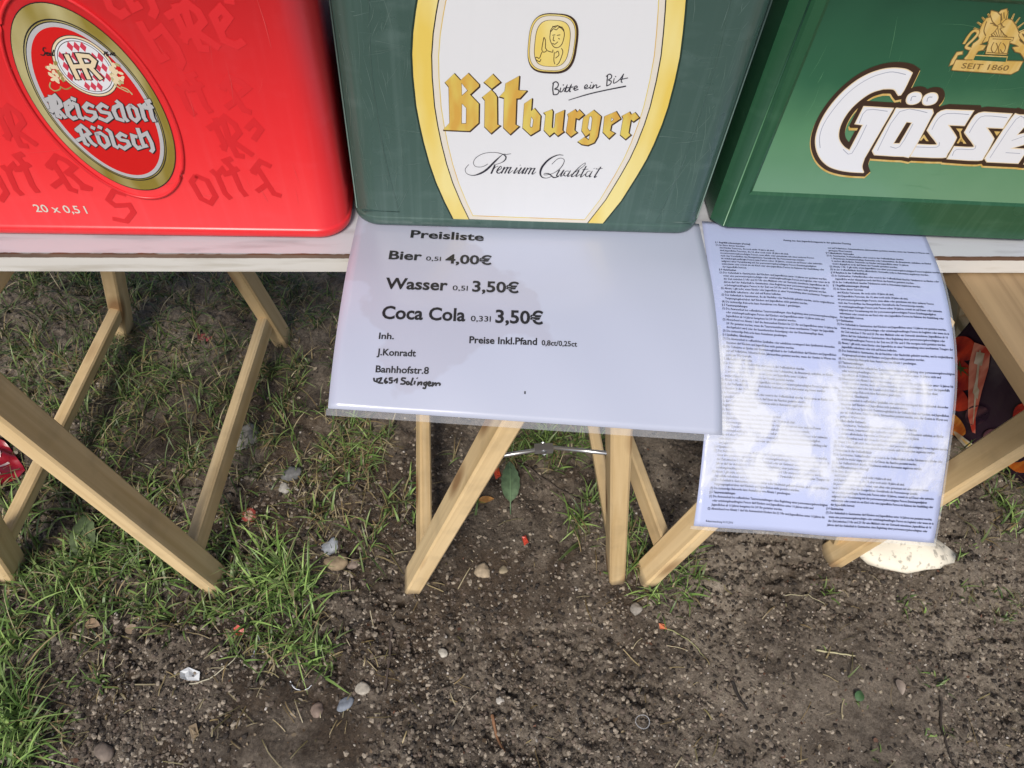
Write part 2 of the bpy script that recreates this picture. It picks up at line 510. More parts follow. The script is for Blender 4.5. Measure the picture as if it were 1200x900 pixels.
def film():
    m, n, b = new_mat('clear_film')
    b.inputs['Base Color'].default_value = (0.8, 0.82, 0.86, 1)
    b.inputs['Roughness'].default_value = 0.12
    b.inputs['Alpha'].default_value = 0.22
    return m
M['film'] = film()
def painted_glare():
    """painted glare: ragged milky patches stand in for sky reflected in the laminate, clear elsewhere"""
    m, n, b = new_mat('painted_glare')
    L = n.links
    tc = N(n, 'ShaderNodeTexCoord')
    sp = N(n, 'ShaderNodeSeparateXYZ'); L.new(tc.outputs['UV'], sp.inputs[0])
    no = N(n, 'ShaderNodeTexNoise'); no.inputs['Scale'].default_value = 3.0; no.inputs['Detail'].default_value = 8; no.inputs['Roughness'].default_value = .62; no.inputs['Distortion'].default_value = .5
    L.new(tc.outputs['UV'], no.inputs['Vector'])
    # painted glare sits on the hanging part of the sheet, more of it at the left
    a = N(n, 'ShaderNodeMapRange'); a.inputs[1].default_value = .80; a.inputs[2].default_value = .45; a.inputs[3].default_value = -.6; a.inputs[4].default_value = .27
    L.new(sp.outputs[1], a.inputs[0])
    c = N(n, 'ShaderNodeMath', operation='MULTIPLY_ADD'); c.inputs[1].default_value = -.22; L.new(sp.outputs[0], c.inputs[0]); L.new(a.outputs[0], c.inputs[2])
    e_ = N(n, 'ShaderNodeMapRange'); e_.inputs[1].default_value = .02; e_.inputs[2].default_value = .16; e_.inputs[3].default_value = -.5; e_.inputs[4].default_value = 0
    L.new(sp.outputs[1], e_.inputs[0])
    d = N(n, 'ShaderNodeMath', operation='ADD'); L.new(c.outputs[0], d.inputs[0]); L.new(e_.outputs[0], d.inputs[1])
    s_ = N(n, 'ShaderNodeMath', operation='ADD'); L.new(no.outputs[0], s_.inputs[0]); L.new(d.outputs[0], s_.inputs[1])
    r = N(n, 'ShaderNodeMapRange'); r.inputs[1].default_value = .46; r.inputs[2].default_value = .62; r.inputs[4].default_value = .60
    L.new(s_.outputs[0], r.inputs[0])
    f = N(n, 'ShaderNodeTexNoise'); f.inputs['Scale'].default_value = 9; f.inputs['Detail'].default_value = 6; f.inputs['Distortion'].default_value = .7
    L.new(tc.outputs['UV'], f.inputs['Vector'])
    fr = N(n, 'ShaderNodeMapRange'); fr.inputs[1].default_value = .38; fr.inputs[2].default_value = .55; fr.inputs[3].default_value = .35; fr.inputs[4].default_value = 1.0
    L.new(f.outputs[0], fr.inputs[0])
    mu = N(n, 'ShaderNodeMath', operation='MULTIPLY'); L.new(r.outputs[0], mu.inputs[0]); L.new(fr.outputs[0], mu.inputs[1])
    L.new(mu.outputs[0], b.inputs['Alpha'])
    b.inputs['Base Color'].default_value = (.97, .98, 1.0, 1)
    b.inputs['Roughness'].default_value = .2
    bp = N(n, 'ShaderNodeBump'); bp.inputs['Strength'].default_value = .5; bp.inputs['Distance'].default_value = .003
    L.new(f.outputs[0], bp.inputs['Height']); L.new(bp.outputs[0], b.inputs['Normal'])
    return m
M['painted_glare'] = painted_glare()

def painted(name, col, chip):
    m, n, b = new_mat(name)
    L = n.links
    tc = N(n, 'ShaderNodeTexCoord')
    mp = N(n, 'ShaderNodeMapping'); mp.inputs['Scale'].default_value = (10, 60, 90)
    L.new(tc.outputs['Object'], mp.inputs[0])
    no = N(n, 'ShaderNodeTexNoise'); no.inputs['Scale'].default_value = 1; no.inputs['Detail'].default_value = 7
    L.new(mp.outputs[0], no.inputs['Vector'])
    r = N(n, 'ShaderNodeValToRGB')
    e = r.color_ramp.elements
    e[0].position = 0.33; e[0].color = (*chip, 1)
    e[1].position = 0.5; e[1].color = (*col, 1)
    L.new(no.outputs[0], r.inputs[0]); L.new(r.outputs[0], b.inputs['Base Color'])
    b.inputs['Roughness'].default_value = 0.5
    bp = N(n, 'ShaderNodeBump'); bp.inputs['Strength'].default_value = 0.3; bp.inputs['Distance'].default_value = 0.001
    L.new(no.outputs[0], bp.inputs['Height']); L.new(bp.outputs[0], b.inputs['Normal'])
    return m
M['board_top'] = painted('board_coating', (0.52, 0.53, 0.56), (0.40, 0.40, 0.42))
M['board_edge'] = painted('board_edge_paint', (0.70, 0.68, 0.64), (0.55, 0.52, 0.46))
M['chipboard'] = painted('bare_chipboard', (0.10, 0.05, 0.025), (0.05, 0.025, 0.012))

# ------------------------------------------------------------------ ground
_grid = {}
def vnoise(x, y, freq, seed):
    G = 256
    if seed not in _grid: _grid[seed] = np.random.default_rng(seed).random((G, G))
    g = _grid[seed]
    fx, fy = x * freq + 37.0, y * freq + 37.0
    ix, iy = np.floor(fx).astype(int), np.floor(fy).astype(int)
    tx, ty = fx - ix, fy - iy
    tx = tx * tx * (3 - 2 * tx); ty = ty * ty * (3 - 2 * ty)
    a = g[ix % G, iy % G]; b = g[(ix+1) % G, iy % G]; c = g[ix % G, (iy+1) % G]; d = g[(ix+1) % G, (iy+1) % G]
    return (a*(1-tx)+b*tx)*(1-ty) + (c*(1-tx)+d*tx)*ty

def ground_h(x, y):
    ca, sa = math.cos(0.6), math.sin(0.6)
    u, v = x*ca - y*sa, x*sa + y*ca
    pk = np.clip((vnoise(x, y, 3.1, 31)*.65 + vnoise(u, v, 8.5, 32)*.35 - .36)/.22, 0.12, 1)
    h = 0.016 * (vnoise(x, y, 4.5, 1) - 0.5)
    n1 = np.abs(vnoise(u, v, 17, 2) - 0.5) * 2
    h += 0.012 * (n1 - 0.5)
    n2 = np.abs(vnoise(x, y, 38, 3) - 0.5) * 2
    h += 0.013 * pk * (0.5 - n2) * (0.3 + 1.4 * vnoise(x, y, 6, 9))
    h += 0.0090 * pk * (np.abs(vnoise(u, v, 62, 4) - 0.5)*2 - 0.5) * (0.4 + 1.2*vnoise(x, y, 8, 10))
    h += 0.0055 * pk * (vnoise(x, y, 150, 5) - 0.5)
    h += 0.0042 * (0.35 + 0.65*pk) * (np.abs(vnoise(u, v, 230, 6) - 0.5)*2 - 0.5)
    h += 0.0022 * (vnoise(x, y, 430, 7) - 0.5)
    return h - 0.004

def soil():
    m, n, b = new_mat('soil')
    L = n.links
    tc = N(n, 'ShaderNodeTexCoord')
    def noise(sc, det=6, rough=0.6):
        t = N(n, 'ShaderNodeTexNoise'); t.inputs['Scale'].default_value = sc; t.inputs['Detail'].default_value = det; t.inputs['Roughness'].default_value = rough
        L.new(tc.outputs['Object'], t.inputs['Vector']); return t
    big, mid, fine, wet = noise(3.2, 6, .65), noise(26, 8, 0.75), noise(170, 8, 0.85), noise(5.0, 12, .72)
    a = N(n, 'ShaderNodeMath', operation='MULTIPLY_ADD'); a.inputs[1].default_value = 0.8
    L.new(mid.outputs[0], a.inputs[0])
    f5 = N(n, 'ShaderNodeMath', operation='MULTIPLY_ADD'); f5.inputs[1].default_value = 1.5
    L.new(fine.outputs[0], f5.inputs[0])
    b5 = N(n, 'ShaderNodeMath', operation='MULTIPLY'); b5.inputs[1].default_value = 1.0; L.new(big.outputs[0], b5.inputs[0])
    L.new(b5.outputs[0], f5.inputs[2]); L.new(f5.outputs[0], a.inputs[2])
    r = N(n, 'ShaderNodeValToRGB')
    e = r.color_ramp.elements
    e[0].position = 0.92 / 2.5 * 1.0; e[0].color = (0.030, 0.023, 0.017, 1)
    e[1].position = 0.70; e[1].color = (0.54, 0.46, 0.37, 1)
    k = e.new(0.48); k.color = (0.125, 0.099, 0.075, 1)
    k = e.new(0.58); k.color = (0.29, 0.24, 0.185, 1)
    sc = N(n, 'ShaderNodeMath', operation='MULTIPLY'); sc.inputs[1].default_value = 0.322
    L.new(a.outputs[0], sc.inputs[0]); L.new(sc.outputs[0], r.inputs[0])
    # damp soil: darker and shinier in patches
    # the middle of the trodden ground has stayed damp
    dv = N(n, 'ShaderNodeVectorMath', operation='DISTANCE'); dv.inputs[1].default_value = (-0.30, 0.0, 0.0)
    L.new(tc.outputs['Object'], dv.inputs[0])
    dm = N(n, 'ShaderNodeMapRange'); dm.inputs[1].default_value = 0.20; dm.inputs[2].default_value = 0.85; dm.inputs[3].default_value = 0.13; dm.inputs[4].default_value = -0.03
    L.new(dv.outputs['Value'], dm.inputs[0])
    wa = N(n, 'ShaderNodeMath', operation='ADD'); L.new(wet.outputs[0], wa.inputs[0]); L.new(dm.outputs[0], wa.inputs[1])
    wr = N(n, 'ShaderNodeMapRange'); wr.inputs[1].default_value = 0.50; wr.inputs[2].default_value = 0.64
    L.new(wa.outputs[0], wr.inputs[0])
    dk = N(n, 'ShaderNodeMix', data_type='RGBA', blend_type='MULTIPLY'); dk.inputs[7].default_value = (0.40, 0.35, 0.31, 1)
    L.new(wr.outputs[0], dk.inputs[0]); L.new(r.outputs[0], dk.inputs[6])
    L.new(dk.outputs[2], b.inputs['Base Color'])
    ro = N(n, 'ShaderNodeMapRange'); ro.inputs[3].default_value = 0.9; ro.inputs[4].default_value = 0.30
    L.new(wr.outputs[0], ro.inputs[0]); L.new(ro.outputs[0], b.inputs['Roughness'])
    bp = N(n, 'ShaderNodeBump'); bp.inputs['Strength'].default_value = 1.0; bp.inputs['Distance'].default_value = 0.006
    L.new(fine.outputs[0], bp.inputs['Height']); L.new(bp.outputs[0], b.inputs['Normal'])
    return m
M['soil'] = soil()

def make_ground():
    x0, x1, y0, y1 = -1.30, 1.70, -0.52, 1.10
    # fine sheet where one can look closely, one wide sheet of the same ground to the horizon round it
    st = 0.0026
    nx, ny = int((x1-x0)/st)+1, int((y1-y0)/st)+1
    xs, ys = np.linspace(x0, x1, nx), np.linspace(y0, y1, ny)
    X, Y = np.meshgrid(xs, ys)
    H = ground_h(X, Y)
    ed = np.minimum.reduce([X-x0, x1-X, Y-y0, y1-Y])
    H = H * np.clip(ed/0.1, 0, 1)
    vs = np.stack([X, Y, H], -1).reshape(-1, 3)
    idx = np.arange(nx*ny).reshape(ny, nx)
    q = np.stack([idx[:-1, :-1], idx[:-1, 1:], idx[1:, 1:], idx[1:, :-1]], -1).reshape(-1, 4)
    big = 120.0
    outer = np.array([[-big, -big, 0], [big, -big, 0], [big, big, 0], [-big, big, 0]])
    c = [idx[0, 0], idx[0, -1], idx[-1, -1], idx[-1, 0]]
    nv = len(vs)
    me = bpy.data.meshes.new('ground')
    faces = q.tolist()
    # ring of faces between the fine sheet's border and the far corners
    b_front = idx[0, :].tolist(); b_right = idx[:, -1].tolist(); b_back = idx[-1, :].tolist(); b_left = idx[:, 0].tolist()
    faces.append([nv, nv+1] + b_front[::-1])
    faces.append([nv+1, nv+2] + b_right[::-1])
    faces.append([nv+2, nv+3] + b_back)
    faces.append([nv+3, nv] + b_left)
    me.from_pydata(np.vstack([vs, outer]).tolist(), [], faces)
    me.materials.append(M['soil'])
    me.polygons.foreach_set('use_smooth', [True] * len(me.polygons))
    me.update()
    o = bpy.data.objects.new('ground', me)
    COL.objects.link(o)
    return tag(o, 'trampled dark brown soil with thin grass under the table', 'ground', kind='structure')
make_ground()

def gh(x, y):
    return float(ground_h(np.array([x]), np.array([y]))[0])

def g_at(px, py):
    p = at_z(px, py, 0.0)
    return np.array([p[0], p[1], gh(p[0], p[1])])

# ------------------------------------------------------------------ table board
def make_board():
    t = empty('table_board', (0, 0, TABLE_Z))
    tag(t, 'long white coated board laid over the wooden trestles', 'table board')
    x0, x1, y1 = -1.25, 1.35, 0.62
    def front(x): return 0.0027 * (x + 0.524) / 1.124 - 0.002
    p = MB()
    n = 60
    xs = np.linspace(x0, x1, n)
    vs, fs = [], []
    for x in xs:
        f = front(x) + 0.0015
        vs += [(x, f, 0.0), (x, y1, 0.0), (x, y1, -0.023), (x, f, -0.023)]
    for i in range(n - 1):
        a, b = i*4, (i+1)*4
        fs += [(a, b, b+1, a+1), (a+1, b+1, b+2, a+2), (a+2, b+2, b+3, a+3), (a+3, b+3, b, a)]
    fs += [(0, 1, 2, 3), tuple((n-1)*4 + k for k in (3, 2, 1, 0))]
    p.add(vs, fs)
    p.build('panel', M['board_top'], t)
    # painted front edge
    e = MB(); vs, fs = [], []
    for x in xs:
        f = front(x)
        vs += [(x, f-0.0025, -0.0025), (x, f+0.0012, -0.0018), (x, f+0.0012, -0.0232), (x, f-0.0025, -0.0226)]
    for i in range(n-1):
        a, b = i*4, (i+1)*4
        fs += [(a, b, b+1, a+1), (a+2, b+2, b+3, a+3), (a+3, b+3, b, a)]
    e.add(vs, fs); e.build('front_edge', M['board_edge'], t)
    # chipped line along the arris where the coating has broken off
    c = MB(); vs, fs = [], []
    n = 900
    xs = np.linspace(x0, x1, n)
    r = np.random.default_rng(5)
    j = vnoise(xs, xs*0, 60, 21)*0.6 + vnoise(xs, xs*0, 260, 22)*0.5
    j = np.clip(j - 0.28, 0.05, 1)
    for i, x in enumerate(xs):
        f = front(x)
        wdt = 0.0008 + 0.0026 * j[i]
        vs += [(x, f - 0.0029, -0.0032 + 0.0010*j[i]), (x, f - 0.0012, 0.0003 - 0.0006*(1-j[i])), (x, f - 0.0012 + wdt, 0.0004)]
    for i in range(n-1):
        a, b = i*3, (i+1)*3
        fs += [(a, b, b+1, a+1), (a+1, b+1, b+2, a+2)]
    c.add(vs, fs); c.build('chipped_arris', M['chipboard'], t)
make_board()

# ------------------------------------------------------------------ trestles
def make_trestle(label, apex, rz, aL, aR, depth, H, stay=False, tw=0.014):
    """two timber frames leaning together under the board; local x = spread, y = depth; apex = point under the ridge on the ground"""
    t = empty('wooden_trestle', (apex[0], apex[1], 0), rz)
    tag(t, label, 'trestle', 'wooden trestles under the tables')
    hb = depth / 2
    def z0(x, y):
        c, s = math.cos(rz), math.sin(rz)
        return gh(apex[0] + c*x - s*y, apex[1] + s*x + c*y)
    legpos = {}
    for sgn, a, inset in ((-1, aL, 0.0), (1, aR, 0.0)):
        top_x = sgn * tw
        for fy in (-hb + inset, hb - inset):
            foot = np.array([sgn*a, fy, z0(sgn*a, fy) - 0.004])
            top = np.array([top_x, fy, H])
            m = MB()
            # leg built along its own local z so that the grain follows it
            d = top - foot; ln = np.linalg.norm(d)
            q = Vector(d).to_track_quat('Z', 'Y')
            sx = q @ Vector((1, 0, 0)); 
            wxl = Vector((0, 1, 0))
            loc_side = q.inverted() @ Vector((0, 1, 0))
            m.bar((0, 0, 0), (0, 0, ln), 0.050, 0.029, tuple(loc_side))
            o = m.build('leg', M['wood_z'], t)
            o.location = foot; o.rotation_mode = 'QUATERNION'; o.rotation_quaternion = q
            legpos[(sgn, fy > 0)] = (foot, top)
        f0, t0 = legpos[(sgn, False)]; f1, t1 = legpos[(sgn, True)]
        k = 0.125
        a0 = f0 + (t0-f0)*k; a1 = f1 + (t1-f1)*k
        m = MB(); yy = 0.022
        dv = (t0-f0)/np.linalg.norm(t0-f0)
        mid = (a0+a1)/2; L = abs(a1[1]-a0[1]) - 0.045
        m.bar((0, -L/2, 0), (0, L/2, 0), 0.038, 0.022, tuple(dv))
        o = m.build('crossbar', M['wood_y'], t); o.location = mid
        k = 0.90
        a0 = f0 + (t0-f0)*k; a1 = f1 + (t1-f1)*k
        m = MB(); mid = (a0+a1)/2
        m.bar((0, -L/2, 0), (0, L/2, 0), 0.085, 0.022, tuple(dv))
        o = m.build('top_rail', M['wood_y'], t); o.location = mid
    # hinge leaves under the ridge
    for y in (-hb*0.55, hb*0.55):
        hg = MB()
        hg.box((-0.02, y-0.02, H+0.0005), (0.02, y+0.02, H+0.0022))
        hg.tube([(0, y-0.02, H-0.002), (0, y+0.02, H-0.002)], 0.004)
        hg.build('hinge', M['metal'], t)
    if stay:
        k = 0.562
        f0, t0 = legpos[(-1, False)]; f1, t1 = legpos[(1, False)]
        a = f0 + (t0-f0)*k + np.array([0.004, 0.012, 0]); b = f1 + (t1-f1)*k + np.array([-0.013, 0.012, 0.006])
        mid = (a+b)/2 + np.array([-0.004, 0, 0.020])
        s = MB()
        s.tube([a, a*0.5+mid*0.5, mid], 0.0032)
        s.tube([mid + np.array([0, 0.004, 0]), b], 0.0032)
        st = s.build('folding_stay', M['metal'], t)
        j = MB()
        j.box(tuple(mid + np.array([-0.013, -0.005, -0.005])), tuple(mid + np.array([0.013, 0.006, 0.005])))
        j.tube([mid + np.array([0.0, -0.008, 0]), mid + np.array([0.0, 0.009, 0])], 0.004)
        j.build('stay_joint', M['metal'], st)
    return t

make_trestle('timber trestle standing in the grass under the red crate, at the left', (-0.650, 0.261), math.radians(-5.0), 0.185, 0.18, 0.575, 0.722)
make_trestle('timber trestle with a steel folding stay, standing behind the price list', (0.082, 0.229), math.radians(1.0), 0.226, 0.158, 0.575, 0.722, stay=True, tw=0.030)
make_trestle('timber trestle mostly hidden by the fine print notice, one foot below its left corner', (0.448, 0.247), math.radians(8.5), 0.19, 0.21, 0.57, 0.692)
make_trestle('timber trestle under the bare plank table top, its foot beside the pale stone', (0.880, 0.250), math.radians(0.0), 0.196, 0.33, 0.575, 0.696)

# ------------------------------------------------------------------ bare plank table top at the right
def make_planks():
    t = empty('plank_table_top', (0, 0, 0))
    tag(t, 'bare wooden table top of planks jutting out under the white board at the right', 'table top')
    x = 0.530
    for wd in (0.092, 0.095, 0.095, 0.095, 0.095, 0.095, 0.095):
        m = MB()
        dx = -0.055
        # planks run front to back, slightly askew
        m.bar((x + wd/2 + 0.012, -0.34, 0.711), (x + wd/2 + dx*0 - 0.012, 0.50, 0.711), wd - 0.004, 0.026, (1, 0, 0), ch=0.002)
        m.build('plank', M['wood_plank'], t)
        x += wd
    m = MB()
    m.box((0.56, 0.02, 0.6975), (1.17, 0.06, 0.6978)); 
make_planks()

# ------------------------------------------------------------------ beer crates
def rrect(w_, d_, r, n=6, chamfer=False):
    pts = []
    for cx, cy, a0 in ((w_-r, r, -90), (w_-r, d_-r, 0), (r, d_-r, 90), (r, r, 180)):
        k = 1 if chamfer else n
        for i in range(k+1):
            a = math.radians(a0 + 90*i/k)
            pts.append((cx + r*math.cos(a), cy + r*math.sin(a)))
    return pts

def loft(mb, w_, d_, r, levels, mat=0, chamfer=False, n=6):
    """levels: (z, inset)"""
    loops = []
    for z, i in levels:
        loops.append([(x + i, y + i, z) for x, y in rrect(w_-2*i, d_-2*i, max(r-i, 0.002), n, chamfer)])
    k = len(loops[0])
    vs = [p for l in loops for p in l]
    fs = []
    for a in range(len(loops)-1):
        for i in range(k):
            j = (i+1) % k
            fs.append((a*k+i, a*k+j, (a+1)*k+j, (a+1)*k+i))
    fs.append(tuple(range(k-1, -1, -1)))
    fs.append(tuple((len(loops)-1)*k + i for i in range(k)))
    mb.add(vs, fs, mat, not chamfer)

def crate_body(mb, w_, d_, r, levels, h, chamfer=False, n=6):
    lv = list(levels)
    wall = 0.007
    lv += [(h, levels[-1][1] + 0.001), (h, wall), (h-0.002, wall), (0.012, wall + 0.002)]
    loft(mb, w_, d_, r, lv, 0, chamfer, n)

def dividers(mat, parent, w_, d_, nx, ny, h):
    m = MB()
    for i in range(1, nx):
        x = w_*i/nx; m.box((x-0.0012, 0.011, 0.014), (x+0.0012, d_-0.011, h))
    for j in range(1, ny):
        y = d_*j/ny
        for i in range(nx):
            x0, x1 = max(0.011, w_*i/nx + 0.0014), min(w_-0.011, w_*(i+1)/nx - 0.0014)
            m.box((x0, y-0.0012, 0.014), (x1, y+0.0012, h))
    m.build('bottle_dividers', mat, parent)

class Face:
    """front face of a crate: turns a photograph point into metres right / up on that face"""
    def __init__(s, a, b, z):
        s.O = np.array([a[0], a[1], z]); u = np.array([b[0]-a[0], b[1]-a[1], 0.0]); s.U = u/np.linalg.norm(u)
        s.Nn = np.cross(s.U, [0, 0, 1.0]); s.rz = math.atan2(s.U[1], s.U[0])
    def __call__(s, px, py):
        r = ray(px, py); t = ((s.O - CAM) @ s.Nn) / (r @ s.Nn); q = CAM + t*r
        return (float((q - s.O) @ s.U), float(q[2] - s.O[2]))
    def zoom(s, pts, ox, oy, sc):
        return [s(ox + x/sc, oy + y/sc) for x, y in pts]

CZ = 0.7528     # crates stand on the sheets lying on the board

def ellipse(c, a, b, ang, n=72, t0=0, t1=2*math.pi):
    ca, sa = math.cos(ang), math.sin(ang)
    out = []
    for i in range(n):
        t = t0 + (t1-t0)*i/(n if abs(t1-t0-2*math.pi) < 1e-6 else n-1)
        x, y = a*math.cos(t), b*math.sin(t)
        out.append((c[0] + ca*x - sa*y, c[1] + sa*x + ca*y))
    return out

# black letter "Reissdorf Koelsch" as pen strokes (units: tenths of a photograph pixel, x right y down)
BL_REISSDORF = [
 [(96,170),(128,280),(112,288)], [(138,158),(152,262),(176,340),(204,350)], [(128,165),(150,150),(190,195),(205,238),(165,268)], [(165,268),(208,312),(246,352)], [(66,186),(112,172),(104,150)], [(118,292),(128,298)],
 [(248,228),(274,330),(318,362),(348,352)], [(244,228),(282,202),(308,245),(268,284)],
 [(316,216),(352,234),(384,348),(414,362)], [(306,172),(336,184)],
 [(506,248),(456,222),(424,258),(452,292),(520,304),(534,342),(492,378),(434,352)],
 [(640,258),(590,230),(554,262),(584,298),(656,312),(676,350),(630,384),(568,358)],
 [(746,240),(706,258),(700,290),(734,362),(792,380)], [(728,200),(768,232),(802,352),(832,384)],
 [(858,240),(834,262),(866,352),(908,384),(936,356),(908,272),(862,240)],
 [(940,232),(962,262),(984,352),(1004,380)], [(962,258),(990,236),(1004,268)],
 [(1012,200),(1036,240),(1062,350),(1080,384)], [(1002,200),(1040,196)], [(1012,262),(1062,250)],
]
BL_KOELSCH = [
 [(352,468),(398,430),(440,462)], [(376,452),(436,596),(464,612)], [(440,462),(474,500),(430,522)], [(448,526),(496,590),(534,616)], [(360,566),(402,548)], [(352,468),(368,480)],
 [(540,506),(572,592),(618,630),(654,602),(628,534),(576,498),(540,506)], [(494,444),(516,454)], [(560,440),(582,450)],
 [(636,466),(668,490),(708,618),(738,634)],
 [(816,528),(768,504),(738,532),(768,562),(830,574),(848,612),(800,644),(750,616)],
 [(914,532),(874,520),(892,602),(928,640),(956,630)],
 [(926,458),(984,622),(1012,616)], [(966,522),(1010,500),(1056,590),(1070,650),(1054,672)],
]

def scratches(body, W, H, y, mat, seed, n, lo=.016, rad=0.0):
    """pale scuffs and hairline scratches worn into the front of a crate"""
    r = random.Random(seed)
    def wrap(x, z, y_):
        q = max(0.0, rad - min(x, W - x))
        return (x, rad - math.sqrt(max(0.0, rad*rad - q*q)) + y_, z)
    P_ = Print(y, 0.0000015, fn=wrap if rad else None)
    ed = .0075 if rad else .036
    for i in range(n):
        x, z = r.uniform(.02, W-.02), r.uniform(lo, H-.03)
        if r.random() < .45: x = r.choice([r.uniform(.008, .05), r.uniform(W-.05, W-.008)]) if lo < .05 else x
        L_ = r.uniform(.006, .05)*r.uniform(.4, 1.5); a = math.radians(r.choice([90, 88, 95, 82, 100, 60, 8, 172]) + r.uniform(-6, 6))
        p = [(x, z), (x + L_*.5*math.cos(a) + r.uniform(-.001, .001), z + L_*.5*math.sin(a)), (x + L_*math.cos(a+.06), z + L_*math.sin(a+.06))]
        if max(q[1] for q in p) > H-.022 or min(q[1] for q in p) < lo or min(q[0] for q in p) < ed or max(q[0] for q in p) > W-ed: continue
        wd = r.uniform(.00012, .00045)
        P_.stroke(p, [wd*.3, wd, wd*.2], 0)
    P_.build('scratches', mat, body)

def red_crate():
    F = Face((-0.534, 0.0235), (-0.198, 0.0205), CZ)
    x0 = -0.041; W, D, H = 0.400, 0.30, 0.292
    O = F.O + F.U*x0
    t = empty('beer_crate', tuple(O), F.rz)
    tag(t, 'glossy red plastic beer crate with an oval red and gold label', 'beer crate', 'beer crates standing on the table board')
    b = MB()
    crate_body(b, W, D, 0.034, [(0, 0.002), (0.002, 0.0006), (0.0045, 0), (0.009, 0), (0.0105, 0.0012), (0.0115, 0.0028), (0.275, 0.0028), (0.277, 0.0008), (0.290, 0)], H, n=10)
    body = b.build('body', M['red'], t)
    dividers(M['red'], t, W, D, 5, 4, 0.2)
    S = 0.0026  # front face inset
    def sh(p): return [(x - x0, z) for x, z in p]
    # ghost lettering in the moulded face, rows rising to the right
    g = Print(-0.0002 + S, 0.00001)
    ang = math.radians(-10)
    cx, cz = 0.156 - x0, 0.148
    def near_label(q):
        u, v = q[0]-cx, q[1]-cz
        return (u*math.cos(.164) + v*math.sin(.164))**2/0.062**2 + (-u*math.sin(.164) + v*math.cos(.164))**2/0.103**2 < 1
    for word, ox, oy, K in ((BL_REISSDORF, 46, 285, 1.95), (BL_KOELSCH, 300, 240, 1.95), (BL_REISSDORF, -205, 282, 2.0), (BL_KOELSCH, 60, 235, 2.0), (BL_REISSDORF, 252, 200, 2.0), (BL_REISSDORF, -2, 188, 2.0), (BL_KOELSCH, 264, 142, 2.0),
                            (BL_KOELSCH, -200, 222, 2.0), (BL_KOELSCH, 8, 112, 2.3), (BL_REISSDORF, 205, 77, 2.35), (BL_KOELSCH, -24, 52, 2.3), (BL_REISSDORF, 178, 18, 2.35)):
        g = Print(-0.0001 + S, 0.00001)
        for s_ in word:
            p = []
            for X, Y in s_:
                if word is BL_KOELSCH: X, Y = X - 345, Y - 250
                else: X = X - 66
                a_, c_ = X/8*K, ((Y - 380 if word is BL_REISSDORF else Y - 372) - X*0.05)/8*K
                p.append(sh([F(ox + a_*math.cos(ang) - c_*math.sin(ang), oy + a_*math.sin(ang) + c_*math.cos(ang))])[0])
            if max(q[0] for q in p) > W - 0.062 or min(q[0] for q in p) < 0.036 or min(q[1] for q in p) < 0.014 or max(q[1] for q in p) > 0.268: continue
            if any(near_label(q) for q in p) or min(q[1] for q in p) < 0.042 and min(q[0] for q in p) < 0.146: continue
            g.stroke(p, 0.0028*K, 0, 0.0012)
        if g.mb.v: g.build('ghost_lettering', M['red_relief'], body)
    scratches(body, W, H, S - 0.00035, M['red_scuff'], 4, 60)
    # 20 x 0,5 l
    vs, fs = text2d('20 x 0,5 l', 0.012, 3)
    tx = Print(-0.0002 + S, 0.00001)
    p0, p1 = sh([F(41, 250)])[0], sh([F(102, 252)])[0]
    wd = vs[:, 0].max() - vs[:, 0].min()
    k = (p1[0]-p0[0])/wd
    tx.put([(p0[0] + v[0]*k, p0[1] + (p1[1]-p0[1])*v[0]/wd + v[1]*k*1.0) for v in vs], fs, 0)
    tx.build('volume_marking', M['pale_cream'], body)
    # oval label
    ANG = math.radians(9.4)
    c = (0.1559 - x0, 0.1479)
    def E(k, n=80): return ellipse(c, 0.0526*k, 0.0885*k, ANG, n)
    lip = MB()
    for r0 in (1.135,):
        pts = [(x, S - 0.0004, z) for x, z in E(r0, 96)]
        lip.tube(pts + [pts[0]], 0.0016, 8, cap=False)
    lip.build('label_lip', M['red'], body)
    L = Print(-0.0004 + S, 0.00001)
    GOLD, BLK, SIL, RED, WHT, PAT, CRM = range(7)
    L.poly(E(1.03), BLK); L.poly(E(1.02), GOLD)
    def inner(kx, kz): return ellipse((c[0], c[1]-0.0008), 0.0526*kx, 0.0885*kz, ANG, 80)
    L.poly(inner(.905, .890), BLK); L.poly(inner(.888, .876), GOLD); L.poly(inner(.875, .866), BLK); L.poly(inner(.862, .856), SIL); L.poly(inner(.800, .815), RED)
    mats = [M['gold_ring'], M['black'], M['silver'], M['red_print'], M['white'], M['pattern_red'], M['cream']]
    lab = L.build('oval_label', mats, body)
    # medallion with diamonds and the two letters
    Dm = Print(L.y - 0.00006, 0.00001)
    mc = sh([F(99, 80)])[0]
    def m2(k): return ellipse(mc, 0.0245*k, 0.0275*k, ANG, 56)
    Dm.poly(m2(1.0), BLK); Dm.poly(m2(.975), CRM); Dm.poly(m2(.91), BLK); Dm.poly(m2(.885), WHT); Dm.poly(m2(.83), BLK); Dm.poly(m2(.81), WHT)
    dw, dh = 0.0052, 0.0088
    for i in range(-6, 7):
        for j in range(-3, 4):
            cx, cz = mc[0] + i*dw, mc[1] + j*dh
            if ((cx-mc[0])/0.0180)**2 + ((cz-mc[1])/0.0204)**2 < 1.0:
                Dm.mb.add([(cx-dw/2, Dm.y, cz), (cx, Dm.y, cz-dh/2), (cx+dw/2, Dm.y, cz), (cx, Dm.y, cz+dh/2)], [(0, 1, 2, 3)], PAT)
    Dm.y -= 0.00001
    HR = [[(408,290),(548,580)], [(548,275),(690,580)], [(478,432),(610,425)], [(590,290),(690,300),(760,360),(740,420),(640,425)], [(690,420),(840,580)]]
